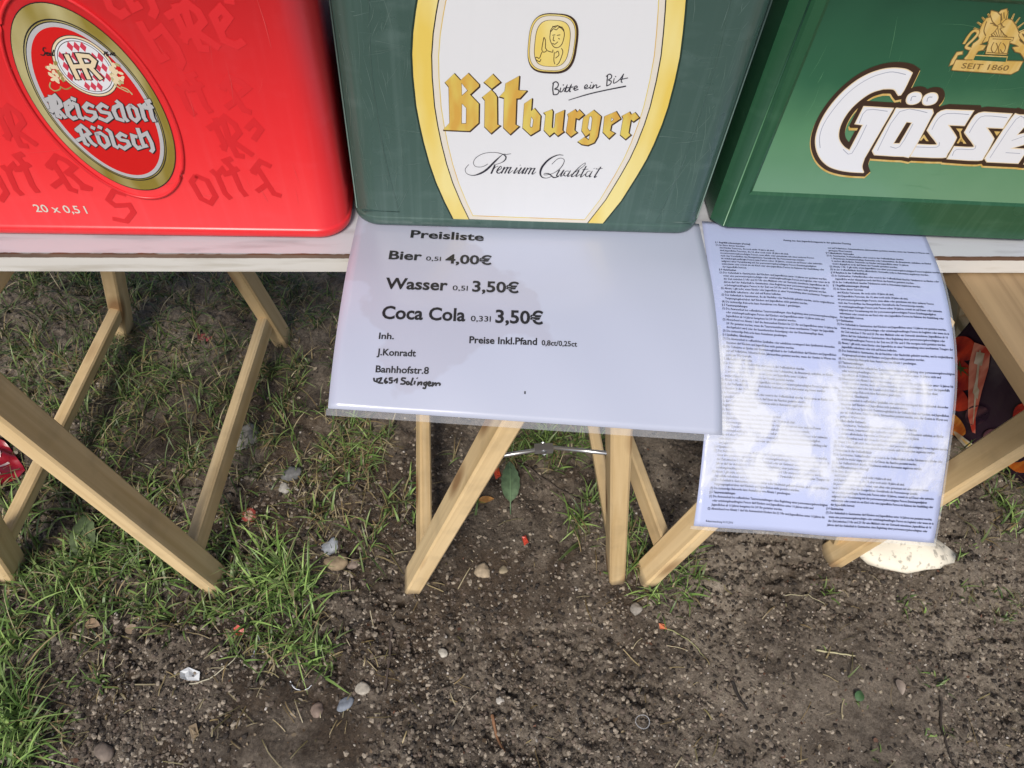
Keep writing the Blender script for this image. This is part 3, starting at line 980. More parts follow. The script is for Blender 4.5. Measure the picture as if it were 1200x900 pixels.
    for wdt, mt in ((0.0062, BLK), (0.0036, CRM)):
        for s_ in HR:
            Dm.stroke(sh(F.zoom(s_, 40, 40, 10.91)), wdt, mt, wdt*0.3)
    Dm.build('medallion', mats, lab)
    # barley and hop sprays either side of the medallion, scrolls
    V = Print(Dm.y - 0.00004, 0.00001)
    rr = random.Random(3)
    for cx, cy in ((255, 500), (1040, 530)):
        V = Print(Dm.y - 0.00004, 0.000005)
        for k in range(26):
            a = rr.uniform(-1, 1)
            px = cx + rr.uniform(-70, 70) + a*45*(1 if cx < 600 else 1); py = cy + a*125
            q = sh([F(40 + px/10.91, 40 + py/10.91)])[0]
            V.poly(ellipse(q, 0.0024, 0.0014, rr.uniform(0, 3), 9), CRM if rr.random() < .7 else GOLD)
        V.build('hop_spray', mats, lab)
    V = Print(Dm.y - 0.00004, 0.000005)
    for s_ in ([(200,630),(190,690),(250,740),(320,720),(330,680)], [(330,690),(400,720),(470,690)], [(1010,650),(1080,700),(1200,760)], [(1100,690),(1180,720),(1250,790)]):
        V.stroke(curve(sh(F.zoom(s_, 40, 40, 10.91))), 0.0011, GOLD)
    V.build('scrollwork', mats, lab)
    # lettering
    T = Print(V.y - 0.00004, 0.00001); TT = []
    for wdt, mt, dx in ((0.0051, BLK, 0.0003), (0.0036, SIL, 0.0)):
        for k_, word in enumerate((BL_REISSDORF, BL_KOELSCH)):
            if mt == BLK: TT.append(Print(T.y))
            for s_ in word:
                TT[k_].stroke([(x + dx, z - dx) for x, z in sh(F.zoom(s_, 45, 95, 8.0))], wdt, mt, wdt*0.25)
    sm = [M['black'] if i == BLK else m for i, m in enumerate(mats)]
    for s_ in ([(140,195),(110,190),(105,225),(130,250),(110,285),(70,275)], [(150,265),(175,255),(150,250),(155,285),(185,280)], [(195,250),(190,285),(210,280)], [(240,215),(222,285),(245,280)], [(175,262),(200,258)],
               [(900,235),(885,280)], [(930,240),(915,260),(940,275),(925,295),(910,270)], [(985,250),(960,285)], [(1020,250),(990,280),(1030,285)]):
        T.stroke(curve(sh(F.zoom(s_, 40, 40, 10.91)), 3), 0.0009, BLK)
    for q_ in TT: q_.build('name_lettering', mats, lab)
    T.build('year_lettering', mats, lab)

def middle_crate():
    F = Face((-0.173, 0.0425), (0.217, 0.0305), CZ)
    W, D, H = 0.390, 0.30, 0.292
    t = empty('beer_crate', tuple(F.O), F.rz)
    tag(t, 'grey green beer crate with a large white barrel shaped label, behind the price list', 'beer crate', 'beer crates standing on the table board')
    b = MB()
    crate_body(b, W, D, 0.030, [(0, 0.003), (0.002, 0.0010), (0.005, 0.0002), (0.011, 0), (0.0120, 0.0003), (0.0126, 0.0010), (0.0134, 0.0012), (0.272, 0.0012), (0.274, 0.0006), (0.290, 0)], H, n=10)
    body = b.build('body', M['green_grey'], t)
    dividers(M['green_grey'], t, W, D, 6, 4, 0.2)
    S = 0.0012
    for sx in (0.0045, W - 0.0045):
        sm_ = MB(); sm_.tube([(sx, 0.0145, 0.013), (sx, 0.0145, 0.27)], 0.0008, 6); sm_.build('mould_seam', M['green_scuff'], body)
    # tapering corner panels: a raised line
    for line in ([(432,-6),(436,90),(452,189),(468,249),(424,247)], [(858,-6),(835,90),(801,190),(769,261),(812,262)]):
        pts = [F(*q) for q in line]
        P_ = MB()
        P_.tube([(x, S + 0.0003, z) for x, z in curve(pts[:4], 6)] + [(x, S + 0.0002, z) for x, z in pts[4:]], 0.0007, 6)
        P_.build('corner_panel_edge', M['green_grey'], body)
    scratches(body, W, H, 0.00105, M['green_scuff'], 8, 260, rad=.030)
    zl = lambda pts: F.zoom(pts, 470, 0, 3.332)
    top = 0.268
    left = [(205,857),(172,792),(138,715),(112,640),(90,560),(74,490),(60,415),(48,300),(44,215),(48,130),(58,50),(66,0)]
    right = [(785,878),(860,785),(920,690),(958,625),(987,565),(1018,490),(1042,420),(1068,320),(1088,225),(1100,130),(1108,50),(1112,0)]
    Lp, Rp = zl(left), zl(right)
    def shape(il, ir, ib):
        """label outline moved inward by il / ir at the sides and ib at the bottom; closed above the photograph's edge"""
        out = []
        for k, (x, z) in enumerate(Rp): out.append((x - ir, z))
        xr, zr = Rp[-1]; xl, zl_ = Lp[-1]
        out += [(xr - ir - 0.004, zr + 0.008), (xr - ir - 0.010, top - ib), (xl + il + 0.010, top - ib), (xl + il + 0.004, zl_ + 0.008)]
        for k, (x, z) in enumerate(Lp[::-1]): out.append((x + il, z))
        zb0, zb1 = Lp[0][1], Rp[0][1]
        return out, (zb0, zb1)
    def clipb(poly, ib):
        # keep above the bottom edge raised by ib
        z0, z1 = Lp[0][1] + ib, Rp[0][1] + ib
        x0, x1 = Lp[0][0], Rp[0][0]
        f = lambda p: p[1] - (z0 + (z1-z0)*(p[0]-x0)/(x1-x0))
        out = []
        for i in range(len(poly)):
            a, c = poly[i-1], poly[i]
            fa, fc = f(a), f(c)
            if (fa < 0) != (fc < 0):
                k = fa/(fa-fc); out.append((a[0]+(c[0]-a[0])*k, a[1]+(c[1]-a[1])*k))
            if fc >= 0: out.append(c)
        return out
    Q = Print(S - 0.0003, 0.00001)
    DK, YEL, BLK, CRM, GLD, WHT = range(6)
    for i, (ins, ib, mt) in enumerate(((-0.0018, -0.0016, DK), (0.0, 0.0, YEL), (0.0165, 0.0, BLK), (0.0176, 0.0006, CRM), (0.0228, 0.0050, GLD), (0.0236, 0.0060, WHT))):
        pl, _ = shape(ins, ins, 0.0)
        Q.poly(clipb(pl, ib), mt)
    mats = [M['dark_gap'], M['yellow'], M['black'], M['pale_cream'], M['gold'], M['white_label']]
    lab = Q.build('barrel_label', mats, body)
    # big gold black-letter name
    zB = lambda p: F.zoom(p, 510, 75, 9.231)
    zb = lambda p: F.zoom(p, 610, 95, 8.0)
    glyphs = [
        (zB([(205,112),(272,185),(357,108),(470,225),(470,245),(372,335),(468,435),(466,640),(370,727),(90,715),(158,640),(148,250),(110,202)]),
         [zB([(284,208),(352,292),(287,350)]), zB([(287,430),(338,480),(336,648),(284,650)])]),
        (zB([(622,118),(700,200),(612,268),(532,200)]), []),
        (zB([(605,288),(640,322),(665,362),(668,660),(695,672),(605,750),(535,680),(540,395),(513,362)]), []),
        (zB([(905,138),(895,290),(985,295),(915,372),(875,375),(865,660),(900,680),(812,760),(740,690),(748,368),(700,355),(755,295),(765,215)]), []),
        (zb([(105,170),(96,290),(130,262),(185,330),(175,460),(95,508),(22,440),(38,215)]), [zb([(100,335),(122,368),(114,432),(98,442),(88,425)])]),
        (zb([(222,300),(290,272),(300,288),(290,440),(302,448),(320,436),(332,312),(408,278),(390,465),(402,478),(350,514),(316,480),(272,516),(222,462),(238,318)]), []),
        (zb([(445,312),(510,272),(530,300),(550,275),(592,318),(545,358),(515,345),(503,465),(525,485),(472,522),(430,480),(452,338)]), []),
        (zb([(685,278),(752,335),(722,520),(690,578),(630,603),(575,594),(542,570),(600,530),(642,562),(655,486),(612,520),(575,465),(592,345)]), [zb([(645,338),(664,330),(674,358),(662,460),(648,474),(628,445)])]),
        (zb([(895,290),(935,355),(850,412),(838,470),(880,492),(830,538),(775,480),(790,335)]), [zb([(852,345),(878,362),(848,388)])]),
        (zb([(955,330),(1020,295),(1035,320),(1072,300),(1108,345),(1060,380),(1034,358),(1010,490),(1030,508),(985,545),(938,505),(965,350)]), []),
    ]
    T = Print(Q.y - 0.00005, 0.00001)
    for o_, hs in glyphs:
        T.poly([(x + 0.0006, z - 0.0006) for x, z in offset(o_, 0.0011)], 0, [offset(h, -0.0004) for h in hs] if hs else ())
    T.y -= 0.00002
    for o_, hs in glyphs:
        T.poly(offset(o_, 0.0002), 1, hs)
    T.build('name_lettering', [M['brown'], M['gold']], lab)
    # handwriting, signature line, script
    H_ = Print(T.y, 0.00001)
    zh = lambda p: F.zoom(p, 610, 10, 8.571)
    for s_, wd in (([(330,752),(324,810),(330,866)], 1.1), ([(322,756),(356,738),(380,760),(372,792),(345,812),(376,818),(386,840),(366,866),(330,868)], 1.0),
                   ([(404,800),(398,838),(418,836),(440,800)], .9), ([(429,768),(432,774)], 1.1),
                   ([(440,838),(470,770),(452,832),(478,832),(512,766),(492,832),(505,836)], .9), ([(445,802),(500,796),(530,790)], .8),
                   ([(528,812),(570,796),(560,780),(540,796),(545,824),(580,814)], .9), ([(640,800),(672,786),(664,768),(644,786),(650,810),(694,796)], .8),
                   ([(706,770),(698,804),(722,796),(734,768),(724,806),(748,774),(766,772),(764,800),(802,782)], .8), ([(714,744),(716,748)], 1.0),
                   ([(874,676),(866,780)], 1.0), ([(862,684),(892,662),(916,676),(910,702),(884,720),(912,734),(900,764),(864,780)], .9),
                   ([(942,706),(934,750),(960,744),(1000,712),(1036,660)], .8), ([(954,684),(957,688)], 1.0), ([(1036,660),(1012,732),(1024,744)], .9), ([(1004,716),(1078,700)], .8)):
        H_.stroke(curve(zh(s_), 4), 0.00105*wd, 0, 0.0002)
    H_.stroke(curve(F.zoom([(450,182),(620,130),(780,92),(990,50)], 610, 95, 8.0), 6), [0.0006, 0.0011, 0.0011, 0.0013], 0)
    H_.build('slogan_lettering', [M['ink']], lab)
    H_ = Print(H_.y, 0.00001)
    zs = lambda p: F.zoom(p, 535, 170, 6.667)
    thin, thick = 0.0005, 0.0017
    for s_, wd in (([(95,155),(68,190),(80,225),(130,240),(190,222),(240,190),(300,130),(355,80),(382,72)], [thin, thin, thin, .0008, .0020, .0022, .0018, thin, thin]),
                   ([(245,150),(200,172),(150,170),(132,140),(155,98),(220,66),(300,60),(355,72),(385,92),(378,120),(345,142),(290,158)], [thin]*6 + [thin, .0007, .0014, .0012, thin, thin]), ([(375,78),(425,70)], thin),
                   ([(300,160),(270,226)], thick), ([(278,205),(302,178),(325,166)], thin),
                   ([(318,205),(350,184),(345,168),(325,188),(315,214),(335,222),(362,198)], [.0007, .0006, .0008, .0013, .0014, .0008, thin]),
                   ([(375,174),(350,224)], .0014), ([(356,210),(384,180),(400,176)], thin), ([(402,174),(376,224)], .0014), ([(382,208),(408,180),(426,176)], thin), ([(428,174),(404,218),(418,218),(440,200)], [.0014, .0014, thin, thin]),
                   ([(474,178),(448,220),(462,218),(484,198)], [.0014, .0014, thin, thin]), ([(497,158),(499,161)], .0011),
                   ([(508,178),(482,220),(500,218),(530,182)], [.0014, .0014, thin, thin]), ([(538,178),(512,222),(528,216)], [.0014, .0014, thin]),
                   ([(558,180),(532,228)], .0014), ([(538,210),(566,184),(584,180)], thin), ([(586,180),(560,230)], .0014), ([(566,212),(594,186),(612,184)], thin), ([(614,182),(590,226),(606,224),(622,210)], [.0014, .0014, thin, thin]),
                   ([(835,82),(790,80),(725,112),(672,168),(654,220),(668,252),(704,260),(745,246)], [thin, .0009, .0018, .0022, .0019, .0012, thin, thin]),
                   ([(745,152),(790,110),(828,106),(842,130),(812,182),(756,222),(690,236),(688,224),(725,228),(760,256),(802,246)], [thin, thin, thin, .0007, .0008, thin, thin, thin, .0012, .0014, thin]),
                   ([(806,196),(782,240),(800,240),(832,202)], [.0013, .0013, thin, thin]), ([(840,196),(814,242),(830,240),(850,222)], [.0013, .0013, thin, thin]),
                   ([(880,206),(856,206),(838,230),(848,244),(866,234),(892,200),(868,244),(884,242),(902,226)], [thin, thin, .0012, .0009, thin, thin, .0013, thin, thin]),
                   ([(1006,140),(970,164),(920,216),(898,246),(914,246),(940,228)], [thin, thin, .0013, .0013, thin, thin]), ([(1006,140),(1000,160),(930,214)], [thin, thin, thin]),
                   ([(958,200),(934,244),(950,242),(968,228)], [.0013, .0013, thin, thin]), ([(976,178),(978,181)], .0012), ([(1014,166),(970,246),(986,244),(1004,228)], [.0012, .0014, thin, thin]), ([(984,192),(1030,190)], thin),
                   ([(1048,206),(1026,208),(1008,234),(1018,248),(1036,238),(1062,204),(1038,248),(1054,246)], [thin, thin, .0012, .0009, thin, thin, .0013, thin]),
                   ([(1074,184),(1077,186)], .0012), ([(1090,185),(1093,187)], .0012), ([(1128,172),(1078,250),(1098,246)], [.0012, .0014, thin]), ([(1092,190),(1142,184)], thin)):
        H_.stroke(curve(zs(s_), 4), wd, 0)
    H_.build('script_lettering', [M['ink']], lab)
    # small framed portrait emblem
    E = Print(H_.y, 0.00001)
    ec = F(610 + 318/8.571, 10 + 358/8.571)
    def sup(k, dx=0.0, dz=0.0, n=56):
        out = []
        for i in range(n):
            a = 2*math.pi*i/n; ca, sa = math.cos(a), math.sin(a)
            e = 2/3.1
            out.append((ec[0] + dx + 0.0213*k[0]*math.copysign(abs(ca)**e, ca), ec[1] + dz + 0.0262*k[1]*math.copysign(abs(sa)**e, sa)))
        return out
    E.poly(sup((1.03, 1.03), 0.0006, -0.0004), 0); E.poly(sup((.97, .975), -0.0003), 1); E.poly(sup((.93, .94)), 0); E.poly(sup((.91, .925)), 2); E.poly(sup((.735, .80)), 0); E.poly(sup((.71, .785)), 1)
    for s_ in ([(300,240),(295,300),(310,350),(340,390),(380,392),(415,360),(435,300),(440,250),(425,200),(380,178),(335,182),(305,215),(300,240)],
               [(305,235),(330,205),(360,215),(390,190),(425,215),(440,240)], [(320,270),(350,265)], [(365,272),(400,265)], [(335,280),(328,320),(345,325)], [(320,350),(345,360),(375,335)], [(380,300),(395,310)],
               [(235,290),(215,400),(220,430)], [(235,290),(250,320),(250,400)], [(250,400),(265,420),(240,440),(215,440),(190,500),(160,490),(150,510),(190,535),(205,510)], [(270,425),(320,440),(325,415)],
               [(340,440),(335,520),(345,560)], [(410,400),(425,440),(390,540),(360,570)], [(350,450),(375,430),(385,470),(350,500)], [(320,178),(350,190),(370,172),(400,190),(420,185)]):
        E.stroke(curve(zh(s_), 4), 0.0007, 3)
    for a in ((345, 320, 40, 75),):
        pass
    E.build('portrait_emblem', [M['brown'], M['yellow'], M['pale_cream'], M['brown']], lab)

def right_crate():
    F = Face((0.2335, 0.0443), (0.616, 0.0255), CZ)
    W, D, H = 0.395, 0.30, 0.292
    t = empty('beer_crate', tuple(F.O), F.rz)
    tag(t, 'bright green beer crate with a recessed front panel and slanted white letters', 'beer crate', 'beer crates standing on the table board')
    b = MB()
    RC = 0.0035   # depth of the panel recess
    lv = [(0, 0.003), (0.002, 0.0008), (0.004, 0.0), (0.288, 0.0)]
    crate_body(b, W, D, 0.013, lv, H, chamfer=True)
    body = b.build('body', M['green'], t)
    dividers(M['green'], t, W, D, 5, 4, 0.2)
    fr = MB()
    # raised frame in front of the body, sloping into the panel
    xo0, xo1, zo0, zo1 = 0.0138, W-0.0138, 0.004, 0.284
    xi0, xi1, zi0, zi1 = 0.030, W-0.030, 0.0535, 0.262
    sl_ = 0.004
    y0, y1 = -0.0002, -RC
    out0 = [(xo0, y0, zo0), (xo1, y0, zo0), (xo1, y0, zo1), (xo0, y0, zo1)]
    out1 = [(xo0+.0025, y1, zo0+.001), (xo1-.0025, y1, zo0+.001), (xo1-.0025, y1, zo1-.002), (xo0+.0025, y1, zo1-.002)]
    in1 = [(xi0-sl_, y1, zi0-sl_*.7), (xi1+sl_, y1, zi0-sl_*.7), (xi1+sl_, y1, zi1+sl_), (xi0-sl_, y1, zi1+sl_)]
    in0 = [(xi0, y0-0.0003, zi0), (xi1, y0-0.0003, zi0), (xi1, y0-0.0003, zi1), (xi0, y0-0.0003, zi1)]
    vs = out0 + out1 + in1 + in0
    fs = []
    for a in range(3):
        for i in range(4):
            j = (i+1) % 4; fs.append((a*4+i, a*4+j, (a+1)*4+j, (a+1)*4+i))
    fr.add(vs, fs)
    fr.build('front_frame', M['green'], body)
    # thin moulding seam up the chamfered corner
    s_ = MB()
    s_.tube([(0.0128, -0.0002, 0.004), (0.0128, -0.0002, 0.284)], 0.0007, 6)
    s_.build('mould_seam', M['panel'], body)
    pn = MB(); yb = -0.0006
    pn.add([(xi0-.0005, yb, zi0-.0005), (xi1+.0005, yb, zi0-.0005), (xi1+.0005, yb, zi1+.0005), (xi0-.0005, yb, zi1+.0005)], [(0, 1, 2, 3)])
    panel = pn.build('printed_panel', M['panel'], body)
    scratches(panel, W, 0.27, yb - 0.0002, M['panel_scuff'], 5, 70, .06)
    z5 = lambda p: F.zoom(p, 945, 70, 6.34)
    z6 = lambda p: F.zoom(p, 1080, 90, 8.183)
    G = smooth(z5([(780,95),(735,70),(650,60),(560,70),(460,103),(360,160),(260,245),(170,350),(105,460),(70,570),(75,660),(110,735),(170,787),(250,815),(340,828),(420,832),(408,790),(425,730),(640,358),(425,345),(362,470),(420,478),(318,672),(275,645),(240,595),(235,535),(258,460),(312,375),(390,298),(480,238),(570,210),(650,213),(697,255)]),
               4, corners=(0, 15, 17, 18, 19, 20, 21, 22, 30))
    ol = smooth(z5([(690,360),(930,366),(936,392),(775,692),(720,712),(505,700),(490,672),(650,388)]), 3, corners=(1, 2, 5, 6))
    oh = z5([(740,455),(785,460),(690,620),(640,620)])
    s1 = smooth(z6([(230,312),(490,322),(405,460),(245,453),(318,560),(318,600),(240,735),(195,768),(-111,757),(-46,643),(122,650),(142,625),(62,520),(64,485),(150,345)]), 3, corners=(0, 1, 2, 3, 8, 9))
    s2 = smooth(z6([(590,335),(858,352),(775,485),(612,478),(678,575),(675,612),(595,755),(540,795),(245,778),(310,665),(478,672),(498,645),(420,540),(422,505),(510,365)]), 3, corners=(0, 1, 2, 3, 8, 9))
    e = smooth(z6([(930,362),(1165,375),(1175,402),(1085,612),(840,682),(1010,690),(920,822),(625,808),(605,775),(860,390)]), 3, corners=(1, 3, 4, 5, 6, 7, 8))
    eh = z6([(905,555),(985,465),(1050,470),(1010,530)])
    r_ = z6([(1235,380),(1480,395),(1430,490),(1290,485),(1115,835),(980,828)])
    d1 = smooth(z5([(742,290),(760,255),(800,238),(840,245),(850,275),(830,310),(785,325),(750,318)]), 3)
    d2 = smooth(z5([(862,296),(880,262),(920,244),(960,250),(970,282),(950,316),(905,330),(870,324)]), 3)
    glyphs = [(G, []), (ol, [oh]), (s1, []), (s2, []), (e, [eh]), (r_, []), (d1, []), (d2, [])]
    T = Print(yb - 0.0003, 0.00001)
    for g, h in glyphs: T.poly([(x + 0.0010, z - 0.0014) for x, z in offset(g, 0.0062, 1.25)], 4)
    T.y -= 0.00002
    for g, h in glyphs: T.poly([(x + 0.0006, z + 0.0005) for x, z in offset(g, 0.0058, 1.25)], 1)
    T.y -= 0.00002
    for g, h in glyphs: T.poly(offset(g, 0.0009), 0, [offset(q, -0.0008) for q in h])
    T.y -= 0.00002
    for g, h in glyphs: T.poly(g, 2, h)
    # grey inner lines of the letters
    for ln in (z5([(735,105),(640,85),(560,98),(470,130),(370,190),(280,268),(195,368),(125,475),(95,570),(100,650)]), z5([(600,378),(445,368),(390,465)]), z5([(445,478),(335,690),(270,660)]),
               z5([(895,388),(690,380),(525,670)]), z5([(790,470),(690,640),(620,640)]), z6([(450,355),(240,345),(150,400),(95,500)]), z6([(165,620),(140,668),(-60,665)]), z6([(815,385),(600,368),(520,420),(452,530)]),
               z6([(515,650),(490,690),(330,690),(290,750)]), z6([(650,770),(900,400),(985,395)]), z6([(858,605),(985,560)]), z6([(800,720),(940,728)])):
        T.stroke(curve(ln, 3), 0.0007, 3)
    for cx, cy in ((797, 285), (917, 290)):
        T.stroke(curve(z5([(cx-25, cy+15), (cx-15, cy-15), (cx+15, cy-18)]), 4), 0.0009, 3)
    # gold slivers between the letters
    for tri in ([(870,548),(905,600),(885,598),(868,575),(848,597),(838,592)], [(310,500),(380,502),(372,520),(312,520)]):
        T.poly(z5(tri), 4)
    for tri in ([(325,488),(390,490),(370,520),(385,580),(425,635),(395,632),(375,590),(350,632),(330,630),(365,575),(355,525)], [(690,515),(752,518),(715,560)]):
        T.poly(z6(tri), 4)
    T.build('name_lettering', [M['cream'], M['brown'], M['white'], M['grey_line'], M['gold_crest']], panel)
    # gold crest: two lions holding a sheaf over a banner
    C_ = Print(yb - 0.0003, 0.00001)
    z7 = lambda p: F.zoom(p, 1105, 0, 9.474)
    GO, DK, BG = 0, 1, 2
    def both(p, mt=GO, rim=True):
        for q in (p, [(1240 - x + (y-500)*0.02, y + (x-620)*0.0 + 20) for x, y in p]):
            C_.poly(offset(z7(q), 0.0008), DK)
            C_.poly(z7(q), mt)
    both([(70,722),(95,660),(150,575),(212,566),(210,596),(160,606),(110,706)])
    for k in range(11):
        a = -1.15 + k*0.23
        x1, y1_ = 640 + 330*math.sin(a), 440 - 330*math.cos(a)
        C_.stroke(z7([(640 + 40*math.sin(a), 440), ((640+x1)/2 + 8, (440+y1_)/2), (x1, y1_)]), [0.0008, 0.0024, 0.0030, 0.0012], GO)
        C_.stroke(z7([(640 + 40*math.sin(a), 440), (x1, y1_)]), 0.0006, DK)
    both([(475,200),(520,187),(560,205),(585,228),(575,260),(545,272),(600,295),(560,350),(525,375),(540,420),(490,450),(430,470),(400,490),(470,500),(440,545),(385,560),(350,610),(330,650),(240,660),(235,640),(275,595),(300,540),(330,480),(385,440),(400,420),(385,380),(410,320),(430,265)])
    both([(600,150),(640,110),(700,95),(710,135),(685,210),(640,255),(604,230)])
    for q in ([(225,482),(290,380),(340,335),(378,340),(380,370),(330,430),(262,495),(258,522),(300,536)],):
        for qq in (q, [(1240 - x, y + 20) for x, y in q]):
            C_.stroke(curve(z7(qq), 4), 0.0034, DK); C_.stroke(curve(z7(qq), 4), 0.0021, GO)
    C_.poly(offset(z7([(515,405),(775,412),(765,440),(735,450),(700,600),(470,590),(505,440)]), 0.0007), DK)
    C_.poly(z7([(515,405),(775,412),(765,440),(735,450),(700,600),(470,590),(505,440)]), GO)
    for q in ([(545,425),(755,432)], [(500,470),(470,540),(430,555)], [(560,460),(530,530),(560,580),(600,520),(585,470)], [(640,460),(610,520),(620,590)], [(660,470),(690,520),(660,580),(630,540)], [(480,575),(720,590)], [(480,230),(450,330),(470,390)], [(520,250),(570,260)], [(470,400),(430,470)], [(640,140),(650,220)], [(670,130),(675,200)]):
        C_.stroke(curve(z7(q), 4), 0.0008, DK)
    C_.poly(offset(z7([(95,765),(140,660),(880,676),(830,775),(750,815),(108,770)]), 0.0008), DK)
    C_.poly(z7([(95,765),(140,660),(880,676),(830,775),(750,815),(108,770)]), GO)
    C_.poly(z7([(345,600),(715,618),(695,690),(318,670)]), GO); C_.poly(z7([(352,612),(705,630),(690,680),(330,660)]), BG)
    vs, fs = text2d('SEIT 1860', 0.015, 3)
    wd = vs[:, 0].max()
    A, B_, Cc = np.array(F(1105 + 190/9.474, 750/9.474)), np.array(F(1105 + 712/9.474, 778/9.474)), np.array(F(1105 + 215/9.474, 688/9.474))
    hcap = 0.73
    C_.put([tuple(A + (B_-A)*v[0]/wd + (Cc-A)*v[1]/hcap) for v in vs], fs, DK)
    C_.build('gold_crest', [M['gold_crest'], M['crest_dark'], M['panel']], panel)

red_crate(); middle_crate(); right_crate()

# ------------------------------------------------------------------ laminated sheets
class Sheet:
    """sheet lying on the board at the back and bending down over its front edge; (u, s) = metres along its width / from its front edge backward"""
    def __init__(s, corner, ang, k, z0, width, length, edge=-0.006, wave=0.0006, seed=1, tilt=0.0, fang=None):
        fang = ang if fang is None else fang
        s.c = np.array(corner); s.U = np.array([math.cos(ang), math.sin(ang)]); s.Fv = np.array([math.sin(fang), -math.cos(fang)])
        s.k, s.z0, s.w, s.l, s.edge, s.wave, s.seed, s.tilt = k, z0, width, length, edge, wave, seed, tilt
        # table of arc length from the front edge backward along the middle of the sheet
        ts = np.linspace(0, length*1.05, 400)
        mid = s.c + s.U*width/2
        y = mid[1] - ts*s.Fv[1]*1.0
        z = s.height(y)
        ds = np.sqrt(np.diff(ts)**2 + np.diff(z)**2)
        s.arc = np.concatenate([[0], np.cumsum(ds)]); s.ts = ts
    def height(s, y):
        d = np.maximum(0, s.edge - y)
        return s.z0 - s.k*d**2
    def pos(s, u, a, lift=0.0):
        t = np.interp(a, s.arc, s.ts)
        if a < 0: t = a
        p = s.c + s.U*u - s.Fv*t
        d = max(0.0, s.edge - p[1])
        z = s.z0 - s.k*d*d - s.tilt*d*u
        wv = min(1, d/0.05)*s.wave*(math.sin(u*23 + s.seed)*math.cos(a*19 + 1.3*s.seed) + 0.5*math.sin(u*51 + a*37))
        sl = 2*s.k*d
        nrm = np.array([s.Fv[0]*sl, s.Fv[1]*sl, 1.0]); nrm /= np.linalg.norm(nrm)
        q = np.array([p[0], p[1], z]) + nrm*(lift + wv)
        return q
    def posv(s, u, a, lift=0.0):
        u, a = np.asarray(u, float), np.asarray(a, float)
        t = np.where(a < 0, a, np.interp(a, s.arc, s.ts))
        p = s.c[None] + u[:, None]*s.U - t[:, None]*s.Fv
        d = np.maximum(0, s.edge - p[:, 1])
        z = s.z0 - s.k*d*d - s.tilt*d*u
        wv = np.minimum(1, d/0.05)*s.wave*(np.sin(u*23 + s.seed)*np.cos(a*19 + 1.3*s.seed) + 0.5*np.sin(u*51 + a*37))
        sl = 2*s.k*d
        nrm = np.stack([s.Fv[0]*sl, s.Fv[1]*sl, np.ones_like(sl)], -1); nrm /= np.linalg.norm(nrm, axis=1)[:, None]
        return np.column_stack([p, z]) + nrm*(lift + wv)[:, None]
    def mesh(s, mb, u0, u1, a0, a1, nu, na, lift, mat, th=0.0003):
        vs, fs = [], []
        for side in (0, 1):
            for i in range(nu+1):
                for j in range(na+1):
                    vs.append(s.pos(u0+(u1-u0)*i/nu, a0+(a1-a0)*j/na, lift - side*th))
        o = (nu+1)*(na+1)
        idx = lambda i, j: i*(na+1)+j
        for i in range(nu):
            for j in range(na):
                a, b, c, d = idx(i, j), idx(i+1, j), idx(i+1, j+1), idx(i, j+1)
                fs.append((a, b, c, d)); fs.append((o+d, o+c, o+b, o+a))
        if th == 0:
            mb.add(vs[:o], [f for f in fs if max(f) < o], mat, True); return
        rim = [idx(i, 0) for i in range(nu+1)] + [idx(nu, j) for j in range(1, na+1)] + [idx(i, na) for i in range(nu-1, -1, -1)] + [idx(0, j) for j in range(na-1, 0, -1)]
        for q in range(len(rim)):
            a, b = rim[q], rim[(q+1) % len(rim)]
            fs.append((b, a, o+a, o+b))
        mb.add(vs, fs, mat, True)
    def inv(s, px, py):
        """(u, a) on the sheet seen at a photograph point"""
        u, a = s.w/2, s.l/2
        for _ in range(25):
            def pr(u_, a_):
                v = ROT.T @ (s.pos(u_, a_) - CAM); return np.array([600 + FPX*v[0]/v[2], 450 + FPX*v[1]/v[2]])
            p0 = pr(u, a); e_ = np.array([px, py]) - p0
            J = np.stack([(pr(u+1e-4, a)-p0)/1e-4, (pr(u, a+1e-4)-p0)/1e-4], 1)
            d = np.linalg.solve(J, e_)
            u += d[0]; a += d[1]
            a = max(0.0, a)
        return u, a

def sheet_text(sh, mb, body, p0, p1, cap, bold, mat=0, lift=0.0006, res=3):
    """one line of print between two photograph points on its baseline, capitals cap metres high"""
    u0, a0 = sh.inv(*p0); u1, a1 = sh.inv(*p1)
    vs, fs = text2d(body, bold, res)
    x0, wd = vs[:, 0].min(), vs[:, 0].max() - vs[:, 0].min()
    mb.add(sh.posv(u0 + (u1-u0)*(vs[:, 0]-x0)/wd, a0 + (a1-a0)*(vs[:, 0]-x0)/wd + vs[:, 1]*cap/0.73, lift), fs, mat)

